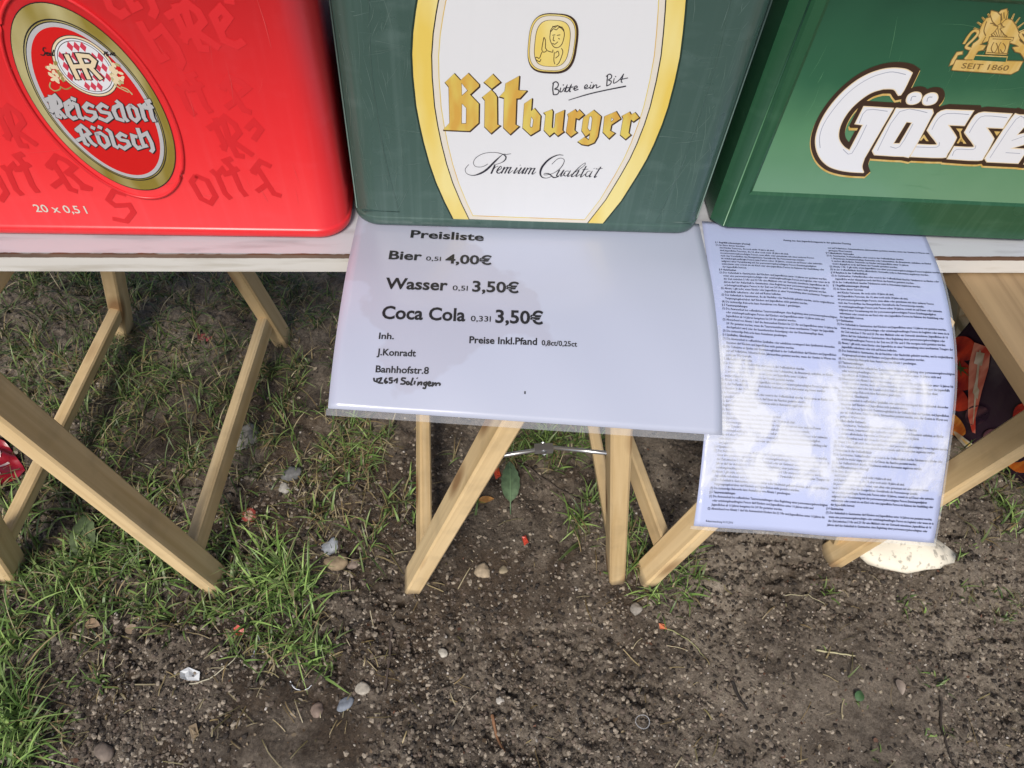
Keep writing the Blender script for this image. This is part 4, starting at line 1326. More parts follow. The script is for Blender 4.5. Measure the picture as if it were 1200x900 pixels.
def price_list():
    sh = Sheet((-0.1862, -0.178), math.radians(-4.3), 1.42, 0.7519, 0.3885, 0.268, seed=1, wave=0.0007)
    o = empty('price_list', (0, 0, 0))
    tag(o, 'laminated white price list sheet hanging forward over the table edge', 'price list')
    m = MB()
    sh.mesh(m, 0.0, 0.3885, 0.004, 0.268, 40, 40, 0.0, 0)
    p = m.build('sheet', M['price_paper'], o)
    f = MB()
    sh.mesh(f, -0.0015, 0.3915, -0.0025, 0.0038, 40, 2, 0.0001, 0, 0)
    sh.mesh(f, 0.3887, 0.3925, 0.004, 0.12, 2, 30, 0.0001, 0, 0)
    f.build('film_border', M['film'], o)
    for body, p0, p1, cap, bold in (
        ('Preisliste', (480.8, 278.6), (566.8, 282.6), .0125, .025),
        ('Bier', (455.3, 303.8), (494, 305.4), .0135, .025), ('0,5l', (499, 305.6), (516.5, 306.2), .0065, .008), ('4,00€', (521.6, 308.6), (576, 310.6), .0140, .025),
        ('Wasser', (451, 338.4), (524.3, 340.6), .0148, .025), ('0,5l', (530.2, 340.4), (548, 341), .0066, .008), ('3,50€', (553.2, 341.8), (608, 343.8), .0145, .025),
        ('Coca Cola', (447, 373.6), (545, 376.6), .0155, .025), ('0,33l', (551.5, 376.6), (575, 377.2), .0066, .010), ('3,50€', (580.3, 378.2), (636.5, 380.4), .0155, .025),
        ('Inh.', (443.8, 397.3), (461.5, 397.7), .0072, .02), ('Preise Inkl.Pfand', (549.8, 402.2), (629.3, 404.4), .0078, .026), ('0,8ct/0,25ct', (634.6, 404.8), (676.2, 406.4), .0058, .022),
        ('J.Konradt', (441.4, 416.3), (487.2, 418.0), .0074, .022), ('Banhhofstr.8', (440, 436.3), (502.4, 438.4), .0074, .022), ('1', (614.2, 461.8), (616, 461.9), .0030, .0)):
        t = MB(); sheet_text(sh, t, body, p0, p1, cap, bold)
        t.build('printed_text', M['black'], p)
    hw = MB(); lift = [0.0006]
    z4 = lambda pts: [sh.inv(430 + x/10.91, 380 + y/10.91) for x, y in pts]
    for s_ in ([(90,690),(95,725),(125,735)], [(130,695),(128,745)], [(145,700),(185,690),(170,725),(150,750),(205,755)], [(250,690),(225,725),(240,755),(262,740),(235,728)], [(325,690),(290,692),(292,715),(320,720),(315,750),(285,752)], [(345,730),(385,700),(380,755)],
               [(495,695),(455,690),(445,715),(485,735),(475,765),(430,765)], [(530,735),(505,745),(515,772),(540,765),(535,740)], [(590,690),(560,770),(580,775)], [(615,730),(605,770)], [(640,690),(645,694)], [(660,740),(650,778),(680,745),(700,748),(692,780)],
               [(755,745),(728,755),(735,780),(758,770),(765,745),(745,820),(715,815)], [(785,770),(815,755),(800,738),(780,760),(795,790),(825,785)], [(845,745),(838,790),(870,755),(885,765),(880,790)], [(895,760),(920,755),(935,770),(925,785)]):
        pts = curve(z4(s_), 3)
        Lr, Rr = ribbon(pts, 0.0017, 0.0003)
        n = len(Lr)
        hw.add([sh.pos(u, a, lift[0]) for u, a in Lr + Rr], [(n+i, i, i+1, n+i+1) for i in range(n-1)])
        lift[0] += 0.00002
    hw.build('handwriting', M['black'], p)
    return sh
price = price_list()

LAW = [
 '§ 1 Begriffsbestimmungen (Auszug)', '(1) Im Sinne dieses Gesetzes', '    sind Kinder Personen, die noch nicht 14 Jahre alt sind,', '    sind Jugendliche Personen, die 14, aber noch nicht 18 Jahre alt sind,', '    ist personensorgeberechtigte Person, wem allein oder gemeinsam mit einer anderen Person',
 '    nach den Vorschriften des Buergerlichen Gesetzbuchs die Personensorge zusteht,', '    ist erziehungsbeauftragte Person jede Person ueber 18 Jahren, soweit sie auf Dauer oder zeitweise', '    aufgrund einer Vereinbarung mit der personensorgeberechtigten Person Erziehungsaufgaben',
 '    wahrnimmt oder soweit sie ein Kind oder eine jugendliche Person im Rahmen der Ausbildung oder', '    der Jugendhilfe betreut.', '', '§ 4 Gaststaetten', '(1) Der Aufenthalt in Gaststaetten darf Kindern und Jugendlichen unter 16 Jahren nur gestattet werden,',
 '    wenn eine personensorgeberechtigte oder erziehungsbeauftragte Person sie begleitet oder wenn sie in', '    der Zeit zwischen 5 Uhr und 23 Uhr eine Mahlzeit oder ein Getraenk einnehmen. Jugendlichen ab 16', '    Jahren darf der Aufenthalt in Gaststaetten ohne Begleitung einer personensorgeberechtigten oder',
 '    erziehungsbeauftragten Person in der Zeit von 24 Uhr und 5 Uhr morgens nicht gestattet werden.', '(2) Absatz 1 gilt nicht, wenn Kinder oder Jugendliche an einer Veranstaltung eines anerkannten Traegers der', '    Jugendhilfe teilnehmen oder sich auf Reisen befinden.',
 '(3) Der Aufenthalt in Gaststaetten, die als Nachtbar oder Nachtclub gefuehrt werden, und in vergleichbaren', '    Vergnuegungsbetrieben darf Kindern und Jugendlichen nicht gestattet werden.', '(4) Die zustaendige Behoerde kann Ausnahmen von Absatz 1 genehmigen.', '', '§ 5 Tanzveranstaltungen',
 '(1) Die Anwesenheit bei oeffentlichen Tanzveranstaltungen ohne Begleitung einer personensorgeberechtigten', '    oder erziehungsbeauftragten Person darf Kindern und Jugendlichen unter 16 Jahren nicht und', '    Jugendlichen ab 16 Jahren laengstens bis 24 Uhr gestattet werden.',
 '(2) Abweichend von Absatz 1 darf die Anwesenheit Kindern bis 22 Uhr und Jugendlichen unter 16 Jahren bis', '    24 Uhr gestattet werden, wenn die Tanzveranstaltung von einem anerkannten Traeger der Jugendhilfe', '    durchgefuehrt wird oder der kuenstlerischen Betaetigung oder der Brauchtumspflege dient.',
 '(3) Die zustaendige Behoerde kann Ausnahmen genehmigen.', '', '§ 6 Spielhallen, Gluecksspiele', '(1) Die Anwesenheit in oeffentlichen Spielhallen oder aehnlichen vorwiegend dem Spielbetrieb dienenden', '    Raeumen darf Kindern und Jugendlichen nicht gestattet werden.',
 '(2) Die Teilnahme an Spielen mit Gewinnmoeglichkeit in der Oeffentlichkeit darf Kindern und Jugendlichen', '    nur auf Volksfesten, Schuetzenfesten, Jahrmaerkten gestattet werden, wenn der Gewinn in Waren von', '    geringem Wert besteht.', '',
 '§ 9 Alkoholische Getraenke', '(1) In Gaststaetten, Verkaufsstellen oder sonst in der Oeffentlichkeit duerfen', '    1. Branntwein, branntweinhaltige Getraenke oder Lebensmittel, die Branntwein enthalten, an Kinder', '    2. andere alkoholische Getraenke an Kinder und Jugendliche unter 16 Jahren',
 '    weder abgegeben noch darf ihnen der Verzehr gestattet werden.', '(2) Absatz 1 Nr. 2 gilt nicht, wenn Jugendliche von einer personensorgeberechtigten Person begleitet werden.', '(3) In der Oeffentlichkeit duerfen alkoholische Getraenke nicht in Automaten angeboten werden.', '',
 '§ 10 Rauchen in der Oeffentlichkeit', '(1) In Gaststaetten, Verkaufsstellen oder sonst in der Oeffentlichkeit duerfen Tabakwaren an Kinder oder', '    Jugendliche weder abgegeben noch darf ihnen das Rauchen gestattet werden.', '(2) In der Oeffentlichkeit duerfen Tabakwaren nicht in Automaten angeboten werden.']

LAW = [l for i, l in enumerate(LAW) if l or i % 3 == 0]

def notice():
    sh = Sheet((0.178, -0.265), math.radians(-4.0), 2.02, 0.7508, 0.2725, 0.372, seed=4, wave=0.0020, fang=math.radians(-8.0))
    o = empty('law_notice', (0, 0, 0))
    tag(o, 'laminated notice covered in two columns of fine print, bent down over the table edge', 'notice')
    m = MB()
    sh.mesh(m, 0.0025, 0.270, 0.003, 0.372, 40, 60, 0.0, 0)
    p = m.build('sheet', M['notice_paper'], o)
    f = MB()
    sh.mesh(f, -0.0005, 0.2725, -0.0005, 0.0028, 30, 2, 0.0001, 0, 0)
    sh.mesh(f, 0.2702, 0.2725, 0.003, 0.33, 2, 40, 0.0001, 0, 0)
    f.build('film_border', M['film'], o)
    t = MB()
    r = random.Random(8)
    def line(body, u, a, size, bold=0.0):
        vs, fs = text2d(body, bold, 1)
        if not len(vs): return
        t.add(sh.posv(u + vs[:, 0]*size*0.80, a + vs[:, 1]*size, 0.0005), fs)
    top = 0.3345
    pitch = 0.00440
    k = 0
    for i in range(72):                       # left column
        a = top - i*pitch
        if a < 0.016: break
        b = LAW[k % len(LAW)]; k += 1
        head = b.startswith('§')
        ind = (len(b) - len(b.lstrip()))*0.0010
        line(b.strip(), 0.0145 + ind, a, 0.00360, 0.026 if head else 0.018)
    k = 33
    for i in range(76):
        a = top + 0.001 - i*pitch
        if a < 0.010: break
        b = LAW[k % len(LAW)]; k += 1
        head = b.startswith('§')
        ind = (len(b) - len(b.lstrip()))*0.0010
        line(b.strip(), 0.1415 + ind, a, 0.00360, 0.026 if head else 0.018)
    line('Auszug aus dem Jugendschutzgesetz in der geltenden Fassung', 0.095, top + 0.010, 0.0040, 0.02)
    line('Bekanntmachung 01.01.2016', 0.0145, 0.0085, 0.0032, 0.01)
    t.build('printed_text', M['ink_fine'], p)
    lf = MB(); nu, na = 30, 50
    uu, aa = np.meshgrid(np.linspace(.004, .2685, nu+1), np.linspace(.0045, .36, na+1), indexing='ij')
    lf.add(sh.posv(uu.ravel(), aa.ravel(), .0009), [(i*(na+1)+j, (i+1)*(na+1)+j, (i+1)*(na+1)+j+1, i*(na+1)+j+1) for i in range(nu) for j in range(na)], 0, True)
    lo = lf.build('painted_glare', M['painted_glare'], p)  # layer that paints sky glare over the fine print
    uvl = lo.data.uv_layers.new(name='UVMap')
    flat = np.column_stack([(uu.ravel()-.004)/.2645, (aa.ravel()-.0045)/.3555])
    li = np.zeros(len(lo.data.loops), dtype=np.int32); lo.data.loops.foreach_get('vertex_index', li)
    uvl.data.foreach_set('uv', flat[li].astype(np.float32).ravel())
    return sh
notice_sh = notice()

# ------------------------------------------------------------------ grass, gravel, straw
def leaf_mat(name):
    m, n, b = new_mat(name)
    at = N(n, 'ShaderNodeAttribute'); at.attribute_name = 'tint'
    n.links.new(at.outputs[0], b.inputs['Base Color'])
    b.inputs['Roughness'].default_value = 0.45
    b.inputs['Specular IOR Level'].default_value = 0.4
    if 'Transmission Weight' in b.inputs: pass
    return m
M['tint'] = leaf_mat('tinted_blades')

def tinted_mesh(name, vs, fs, cols, mat):
    me = bpy.data.meshes.new(name)
    me.from_pydata(vs, [], fs)
    at = me.color_attributes.new('tint', 'FLOAT_COLOR', 'POINT')
    at.data.foreach_set('color', np.asarray(cols, dtype=np.float32).ravel())
    me.materials.append(mat)
    me.polygons.foreach_set('use_smooth', [True]*len(me.polygons))
    me.update()
    o = bpy.data.objects.new(name, me); COL.objects.link(o)
    return o

GREENS = np.array([(.050,.090,.022), (.080,.135,.032), (.120,.185,.050), (.165,.235,.070), (.090,.120,.045)])
STRAW = np.array([(.34,.27,.14), (.26,.19,.09), (.42,.36,.22), (.20,.17,.07)])

# px centre, px radius (x, y), blades, length range, fraction of straw, brightness (fresh growth, plus sun and under-table shade put into the green)
PATCH = [
 # under the table, upper left
 (60,400,130,90,900,(.03,.085),.34,.75), (200,400,150,90,900,(.03,.085),.34,.75), (330,430,90,110,560,(.025,.08),.36,.75), (100,480,120,70,560,(.03,.08),.38,.8), (260,500,120,80,480,(.03,.08),.38,.8), (160,560,120,70,560,(.03,.08),.3,.95),
 (360,345,70,50,300,(.03,.08),.4,.7), (230,335,160,30,480,(.03,.09),.3,.7), (60,335,90,40,300,(.03,.09),.3,.7),
 (60,610,90,60,420,(.03,.08),.25,1.05), (150,655,110,45,560,(.03,.085),.12,1.15), (60,680,70,40,260,(.03,.08),.2,1.1), (130,715,80,24,150,(.03,.07),.12,1.1),
 (322,696,50,52,620,(.045,.115),.08,1.45), (350,760,40,40,180,(.03,.07),.1,1.35), (300,760,60,30,90,(.03,.06),.3,1.1),
 (14,800,36,60,420,(.045,.11),.1,1.5), (10,872,40,50,300,(.045,.11),.1,1.5), (60,850,40,40,90,(.03,.06),.3,1.3), (10,730,30,40,160,(.03,.08),.1,1.3),
 (400,600,55,45,170,(.03,.08),.75,1.3), (430,525,60,45,260,(.03,.08),.45,1.1), (470,600,40,30,80,(.03,.07),.4,1.1), (400,500,40,40,120,(.03,.08),.5,1.0), (360,540,60,50,110,(.025,.06),.5,.9),
 (690,600,26,50,90,(.03,.08),.15,1.1), (640,520,60,18,380,(.03,.07),.15,1.1), (600,535,40,18,90,(.03,.07),.3,1.0), (740,620,20,44,150,(.035,.09),.2,1.2), (790,688,30,28,190,(.03,.06),.08,1.3), (735,660,22,20,50,(.03,.06),.1,1.2), (810,665,20,20,40,(.03,.06),.1,1.3),
 (970,684,16,10,34,(.02,.04),.1,1.2), (1190,590,40,40,150,(.03,.08),.3,1.1), (1160,560,50,30,120,(.03,.07),.4,.9), (1130,655,12,8,24,(.02,.04),.1,1.2), (1112,594,12,6,30,(.03,.05),.0,1.9), (1170,690,40,20,40,(.02,.04),.4,.9),
 (1070,705,20,12,22,(.015,.035),.2,1.1), (1095,805,14,12,16,(.015,.03),.2,1.1), (980,775,14,10,9,(.02,.05),.4,1.2), (1180,720,30,20,34,(.02,.04),.3,1.0), (1000,820,12,10,10,(.01,.02),.0,1.2), (1100,870,14,16,14,(.015,.03),.3,1.1), (1030,890,10,6,9,(.015,.03),.1,1.2),
 (440,640,26,40,60,(.03,.07),.2,1.2), (300,600,70,50,150,(.025,.06),.35,.95), (230,640,60,30,180,(.03,.08),.15,1.1), (250,715,60,30,80,(.03,.06),.2,1.1), (200,712,60,22,80,(.03,.06),.2,1.0), (110,790,60,50,40,(.02,.05),.3,1.1), (300,690,120,70,70,(.02,.05),.3,1.0),
]
def make_grass():
    vs, fs, cs = [], [], []
    r = np.random.default_rng(3)
    for (cx, cy, rx, ry, n, lr, straw, br) in PATCH:
        # blades come up in small bunches
        n = int(n*(.60 if br > 1.15 else 1.05))
        nb = max(2, n//10)
        bx = cx + r.normal(0, .52, nb)*rx; by = cy + r.normal(0, .52, nb)*ry
        for k in range(n):
            j = r.integers(nb)
            p = at_z(bx[j], max(by[j], 318 + 4*(by[j] < 318)), 0.0)
            x, y = p[0] + r.normal(0, .009), p[1] + r.normal(0, .009)
            if y > 1.1 or y < -0.62 or x < -1.55: continue
            z = gh(x, y) - 0.003
            L = r.uniform(*lr)*r.uniform(.7, 1.1)
            az = r.uniform(0, 2*math.pi); lean = abs(r.normal(.75, .35)); 
            isS = r.random() < straw + .10
            if isS: lean += r.uniform(.2, .7)
            wd = r.uniform(.0018, .0050 if br > 1.0 else .0038)*(1.0 if not isS else .75)
            col = (STRAW[r.integers(len(STRAW))]*r.uniform(.6, 1.15) if isS else GREENS[r.integers(len(GREENS))]*r.uniform(.6, 1.6)*br*1.15)
            dx, dy = math.cos(az), math.sin(az)
            tw = r.uniform(-.9, .9)
            sx, sy = -math.sin(az+tw), math.cos(az+tw)
            px, pz, o = 0.0, 0.0, len(vs)
            seg = 5; th = lean*.35
            for q in range(seg+1):
                t = q/seg
                w_ = wd*(1-t**2.2)*.5 + .00008
                X, Y, Z = x + dx*px, y + dy*px, max(z + pz, z + .001)
                vs.append((X + sx*w_, Y + sy*w_, Z)); vs.append((X - sx*w_, Y - sy*w_, Z))
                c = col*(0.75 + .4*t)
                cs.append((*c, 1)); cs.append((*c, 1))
                th = min(th + lean*.33, 2.0)
                px += math.sin(th)*L/seg; pz += math.cos(th)*L/seg
            for q in range(seg):
                a = o + q*2; fs.append((a, a+1, a+3, a+2))
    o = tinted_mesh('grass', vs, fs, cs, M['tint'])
    tag(o, 'thin trampled green and straw coloured grass growing in the soil', 'grass', kind='stuff')
make_grass()

def rock_shape(r, n_sub=1, rough=.28):
    bm = bmesh.new()
    bmesh.ops.create_icosphere(bm, subdivisions=n_sub, radius=1.0)
    ax = np.array([1.0, r.uniform(.6, .95), r.uniform(.45, .75)])
    V = np.array([v.co[:] for v in bm.verts])
    d = r.normal(0, 1, (6, 3)); d /= np.linalg.norm(d, axis=1)[:, None]
    k = np.ones(len(V))
    for q in d:
        k -= rough*np.maximum(0, V @ q - .45)
    V = V*k[:, None]*ax
    F_ = [tuple(v.index for v in f.verts) for f in bm.faces]
    bm.free()
    return V, F_

def scatter(name, label, cat, count, size, cols, mat, region, seed, sub=1, sink=.35, power=2.2):
    r = np.random.default_rng(seed)
    base = [rock_shape(r, sub, .5) for _ in range(20)]
    vs, fs, cs = [], [], []
    for _ in range(count):
        px, py = region(r)
        p = at_z(px, py, 0.0)
        if p[1] > 1.1 or p[0] < -1.55 or p[0] > 1.95: continue
        if vnoise(np.array([p[0]]), np.array([p[1]]), 3.1, 31)[0] < r.uniform(.05, .50): continue
        V, F_ = base[r.integers(len(base))]
        s = size[0] + (size[1]-size[0])*r.random()**power
        a = r.uniform(0, 2*math.pi); ca, sa = math.cos(a), math.sin(a)
        ti = r.uniform(-.5, .5)
        Rz = np.array([[ca, -sa, 0], [sa, ca, 0], [0, 0, 1]]) @ np.array([[1, 0, 0], [0, math.cos(ti), -math.sin(ti)], [0, math.sin(ti), math.cos(ti)]])
        W_ = (V*s) @ Rz.T + np.array([p[0], p[1], gh(p[0], p[1]) + s*(.5-sink)])
        o = len(vs)
        vs.extend(map(tuple, W_)); fs.extend([tuple(i+o for i in f) for f in F_])
        c = cols[r.integers(len(cols))]*r.uniform(.75, 1.2)
        cs.extend([(*c, 1)]*len(W_))
    o = tinted_mesh(name, vs, fs, cs, mat)
    o.data.polygons.foreach_set('use_smooth', [False]*len(o.data.polygons))
    tag(o, label, cat, kind='stuff')

def stone_mat(name, rough=.75):
    m, n, b = new_mat(name)
    at = N(n, 'ShaderNodeAttribute'); at.attribute_name = 'tint'
    tc = N(n, 'ShaderNodeTexCoord')
    no = N(n, 'ShaderNodeTexNoise'); no.inputs['Scale'].default_value = 160; no.inputs['Detail'].default_value = 4
    n.links.new(tc.outputs['Object'], no.inputs['Vector'])
    mr = N(n, 'ShaderNodeMapRange'); mr.inputs[3].default_value = .55; mr.inputs[4].default_value = 1.4
    n.links.new(no.outputs[0], mr.inputs[0])
    mx = N(n, 'ShaderNodeVectorMath', operation='SCALE')
    n.links.new(at.outputs[0], mx.inputs[0]); n.links.new(mr.outputs[0], mx.inputs['Scale'])
    n.links.new(mx.outputs[0], b.inputs['Base Color'])
    b.inputs['Roughness'].default_value = rough
    return m
M['grit'] = stone_mat('grit')
anywhere = lambda r: (r.uniform(-20, 1220), 318 + 590*r.random()**.75)
lower = lambda r: (r.uniform(300, 1220), r.uniform(500, 905))
SOILC = np.array([(.050,.038,.028), (.105,.083,.063), (.19,.155,.12), (.028,.021,.016), (.32,.27,.21), (.15,.115,.09)])
GRITC = np.array([(.30,.27,.23), (.42,.38,.32), (.22,.19,.16), (.50,.46,.42), (.26,.20,.15)])
scatter('soil_crumbs', 'loose crumbs of dark soil scattered over the ground', 'soil', 85000, (.0006, .0072), SOILC, M['grit'], anywhere, 41, 1, .45, 3.4)
scatter('gravel', 'tiny pale grit and gravel bits strewn over the soil', 'gravel', 8200, (.0006, .0040), GRITC, M['grit'], anywhere, 42, 1, .3, 3.0)

def make_straw():
    r = np.random.default_rng(9)
    vs, fs, cs = [], [], []
    for i in range(620):
        px, py = anywhere(r) if i % 2 else (r.uniform(-20, 480), r.uniform(320, 860))
        p = at_z(px, py, 0)
        if p[1] > 1.1 or p[0] < -1.5 or p[0] > 1.9: continue
        L = r.uniform(.006, .05)*r.uniform(.4, 1.2); az = r.uniform(0, 6.28); bend = r.normal(0, .35); wd = r.uniform(.0003, .0011)
        col = STRAW[r.integers(4)]*r.uniform(.45, 1.1)
        o = len(vs); x, y = p[0], p[1]; seg = 4
        for q in range(seg+1):
            z = gh(x, y) + .0022 + .003*math.sin(q/seg*3.1)
            sx, sy = -math.sin(az)*wd, math.cos(az)*wd
            vs += [(x+sx, y+sy, z), (x-sx, y-sy, z + .0004)]; cs += [(*col, 1)]*2
            x += math.cos(az)*L/seg; y += math.sin(az)*L/seg; az += bend/seg
        for q in range(seg):
            a = o+q*2; fs.append((a, a+1, a+3, a+2))
    o = tinted_mesh('straw_litter', vs, fs, cs, M['tint'])
    tag(o, 'dry stalks and plant bits lying on the soil', 'straw', kind='stuff')
make_straw()

def make_flakes():
    """scraps of dead leaf, bark and root trodden into the soil"""
    r = np.random.default_rng(19)
    vs, fs, cs = [], [], []
    pal = np.array([(.10,.066,.038), (.16,.11,.065), (.055,.038,.026), (.24,.185,.12), (.30,.25,.18), (.13,.06,.035)])
    for i in range(2600):
        px, py = anywhere(r)
        p = at_z(px, py, 0)
        if p[1] > 1.05 or p[0] < -1.25 or p[0] > 1.65: continue
        n = r.integers(4, 8); a0 = r.uniform(0, 6.28); R_ = r.uniform(.0012, .0062)*r.uniform(.4, 1); st = r.uniform(.25, .9); rot = r.uniform(0, 6.28)
        col = pal[r.integers(len(pal))]*r.uniform(.6, 1.3)
        tx, ty = r.normal(0, .45, 2)
        o = len(vs); z0 = gh(p[0], p[1]) + .0012
        for k in range(n):
            a = a0 + 6.283*k/n; q = R_*r.uniform(.7, 1.15)
            u, v = q*math.cos(a), q*st*math.sin(a)
            x, y = u*math.cos(rot)-v*math.sin(rot), u*math.sin(rot)+v*math.cos(rot)
            vs.append((p[0]+x, p[1]+y, z0 + x*tx + y*ty)); cs.append((*col, 1))
        fs.append(tuple(range(o, o+n)))
    o = tinted_mesh('leaf_litter', vs, fs, cs, M['grit'])
    tag(o, 'small flakes of dead leaf and bark trodden into the soil', 'leaf litter', kind='stuff')
make_flakes()

# ------------------------------------------------------------------ single stones and litter
def stone(name, label, cat, px, py, rx, ry, col, seed, spots=0.0, group=None, flat=.6, rot=None, rough=.75):
    r = np.random.default_rng(seed)
    p = g_at(px, py)
    dist = np.linalg.norm(p - CAM)
    mpp = dist/FPX
    V, F_ = rock_shape(r, 3, .35)
    nz = sum(np.sin(V @ r.normal(0, f_, 3) + r.uniform(0, 6))*k_ for f_, k_ in ((2.5, .10), (5, .07), (5, .06), (9, .04), (14, .025), (14, .02)))
    V = V*(1 + nz)[:, None]
    V /= np.abs(V).max(axis=0)
    a = rx*mpp*1.05; b_ = ry*mpp*1.2
    ang = rot if rot is not None else 0.0
    V = V*np.array([a, b_, min(a, b_)*flat])
    ca, sa = math.cos(ang), math.sin(ang)
    V = V @ np.array([[ca, sa, 0], [-sa, ca, 0], [0, 0, 1]])
    me = bpy.data.meshes.new(name); me.from_pydata(V.tolist(), [], F_)
    m, n, bs = new_mat(name + '_stone')
    tc = N(n, 'ShaderNodeTexCoord')
    no = N(n, 'ShaderNodeTexNoise'); no.inputs['Scale'].default_value = 90; no.inputs['Detail'].default_value = 6
    n.links.new(tc.outputs['Object'], no.inputs['Vector'])
    rp = N(n, 'ShaderNodeValToRGB'); e = rp.color_ramp.elements
    e[0].position = .33; e[0].color = (*[c*(.5 if spots else .6) for c in col], 1); e[1].position = .44 if spots else .62; e[1].color = (*col, 1)
    n.links.new(no.outputs[0], rp.inputs[0]); n.links.new(rp.outputs[0], bs.inputs['Base Color'])
    bs.inputs['Roughness'].default_value = rough
    bp = N(n, 'ShaderNodeBump'); bp.inputs['Strength'].default_value = .4; bp.inputs['Distance'].default_value = .002
    n.links.new(no.outputs[0], bp.inputs['Height']); n.links.new(bp.outputs[0], bs.inputs['Normal'])
    me.materials.append(m); me.polygons.foreach_set('use_smooth', [True]*len(me.polygons)); me.update()
    o = bpy.data.objects.new(name, me); COL.objects.link(o)
    o.location = (p[0], p[1], p[2] + min(a, b_)*flat*.42)
    return tag(o, label, cat, group)

G_ = 'loose stones lying on the soil'
stone('stone', 'large pale pitted stone, coloured as if sunlit, below the corner of the fine print notice', 'stone', 1050, 650, 56, 26, (.92, .85, .70), 5, .5, G_, .62, -.08)  # sunlight on this stone is put into its bright colour
stone('pebble', 'smooth blue grey pebble right of the bright grass tuft', 'pebble', 388, 641, 12, 9, (.40, .43, .47), 11, 0, G_)
stone('pebble', 'tan brown pebble just below the blue grey pebble', 'pebble', 395, 661, 13, 9, (.36, .27, .17), 12, 0, G_)
stone('pebble', 'small brownish pebble beside the tan pebble', 'pebble', 415, 661, 7, 6, (.27, .21, .17), 13, 0, G_)
stone('pebble', 'cream coloured rounded pebble near the straight dark twig', 'pebble', 425, 808, 8, 7, (.52, .47, .39), 14, 0, G_)
stone('pebble', 'slim slate grey chip of stone beside the cream pebble', 'pebble', 403, 825, 10, 6, (.26, .29, .34), 15, 0, G_, .5, .8)
stone('pebble', 'dull pinkish pebble left of the slate grey chip', 'pebble', 371, 832, 7, 7, (.27, .20, .16), 16, 0, G_)
stone('pebble', 'pale knobbly stone under the table beside the left trestle crossbar', 'pebble', 289, 513, 13, 16, (.36, .34, .30), 17, 0, G_)
stone('pebble', 'small whitish pebble above the dark flat stone under the table', 'pebble', 334, 571, 7, 6, (.46, .44, .40), 18, 0, G_)
stone('pebble', 'dark flat grey stone under the table', 'pebble', 342, 557, 11, 8, (.17, .17, .17), 19, 0, G_)
stone('pebble', 'light tan lump of stone in front of the middle trestle', 'pebble', 565, 671, 9, 9, (.48, .38, .26), 20, 0, G_)
stone('pebble', 'small yellowish pebble right of the light tan lump', 'pebble', 589, 668, 6, 5, (.40, .33, .22), 21, 0, G_)
stone('pebble', 'whitish pebble in the middle of the bare soil', 'pebble', 518, 765, 6, 5, (.58, .54, .46), 22, 0, G_)
stone('pebble', 'round pale pebble above the brown twig piece', 'pebble', 586, 820, 5, 4, (.56, .52, .46), 23, 0, G_)
stone('pebble', 'grey flat pebble between the middle trestle and the wet soil', 'pebble', 746, 714, 7, 7, (.33, .30, .26), 24, 0, G_)
stone('pebble', 'pinkish clod like stone near the lower left grass', 'pebble', 120, 879, 9, 8, (.24, .19, .155), 25, 0, G_)
stone('pebble', 'pale stone in place of a sunlit spot, far right under the plank table top', 'pebble', 1196, 446, 9, 10, (.72, .68, .58), 26, 0, G_)  # bright colour stands in for sun on the ground here

def leaf(label, p0, p1, width_px, col, curl=.012, name='leaf', cat='leaf', lift=.006, vein=True, rough=.5):
    """flat leaf from stalk p0 to tip p1 (photograph points on the ground), blade slightly folded along its midrib"""
    a, b_ = g_at(*p0), g_at(*p1)
    L = np.linalg.norm(b_-a); d = (b_-a)/L; s_ = np.array([-d[1], d[0], 0])
    wd = width_px*np.linalg.norm(a-CAM)/FPX/2
    e = empty(name, tuple(a), 0)
    n = 12; vs, fs = [], []
    for i in range(n+1):
        t = i/n
        w_ = wd*math.sin(math.pi*min(1, t**.75))**.8*(1+.06*math.sin(t*40))
        zc = lift + curl*math.sin(t*math.pi)*.8
        c = d*L*t
        for k, q in ((-1, .35), (-.5, .12), (0, 0), (.5, .12), (1, .35)):
            vs.append(c + s_*w_*k + np.array([0, 0, zc + q*w_*.6]))
    for i in range(n):
        for k in range(4):
            o = i*5+k; fs.append((o, o+1, o+6, o+5))
    m = MB(); m.add(vs, fs, 0, True)
    mt, nn, bs = new_mat(name + '_blade')
    bs.inputs['Base Color'].default_value = (*col, 1); bs.inputs['Roughness'].default_value = rough
    tc = N(nn, 'ShaderNodeTexCoord'); no = N(nn, 'ShaderNodeTexNoise'); no.inputs['Scale'].default_value = 70; no.inputs['Detail'].default_value = 5
    nn.links.new(tc.outputs['Object'], no.inputs['Vector'])
    rp = N(nn, 'ShaderNodeValToRGB'); el = rp.color_ramp.elements
    el[0].position = .3; el[0].color = (*[c*.6 for c in col], 1); el[1].position = .65; el[1].color = (*[min(1, c*1.25) for c in col], 1)
    nn.links.new(no.outputs[0], rp.inputs[0]); nn.links.new(rp.outputs[0], bs.inputs['Base Color'])
    m.build('blade', mt, e)
    if vein:
        v = MB(); v.tube([d*L*t + np.array([0, 0, lift + curl*math.sin(t*math.pi)*.8 + .0006]) for t in np.linspace(-.25, .97, 9)], [.0012]*5 + [.0009, .0007, .0005, .0003], 6)
        v.build('midrib', plain('midrib', tuple(min(1, c*1.7) for c in col), .5), e)
    return tag(e, label, cat)
leaf('broad green leaf lying in the grass beside the long front leg of the left trestle', (98, 655), (103, 602), 24, (.12, .165, .075), .014)
leaf('upright grey green leaf on bare soil under the folding stay', (598, 590), (597, 543), 22, (.10, .16, .085), .010)
leaf('small orange brown fallen leaf below the grey green leaf', (560, 589), (579, 586), 9, (.40, .20, .06), .004, vein=False)
leaf('pale brown curled leaf among the grass at the lower left', (96, 727), (116, 732), 11, (.36, .25, .16), .005, vein=False)
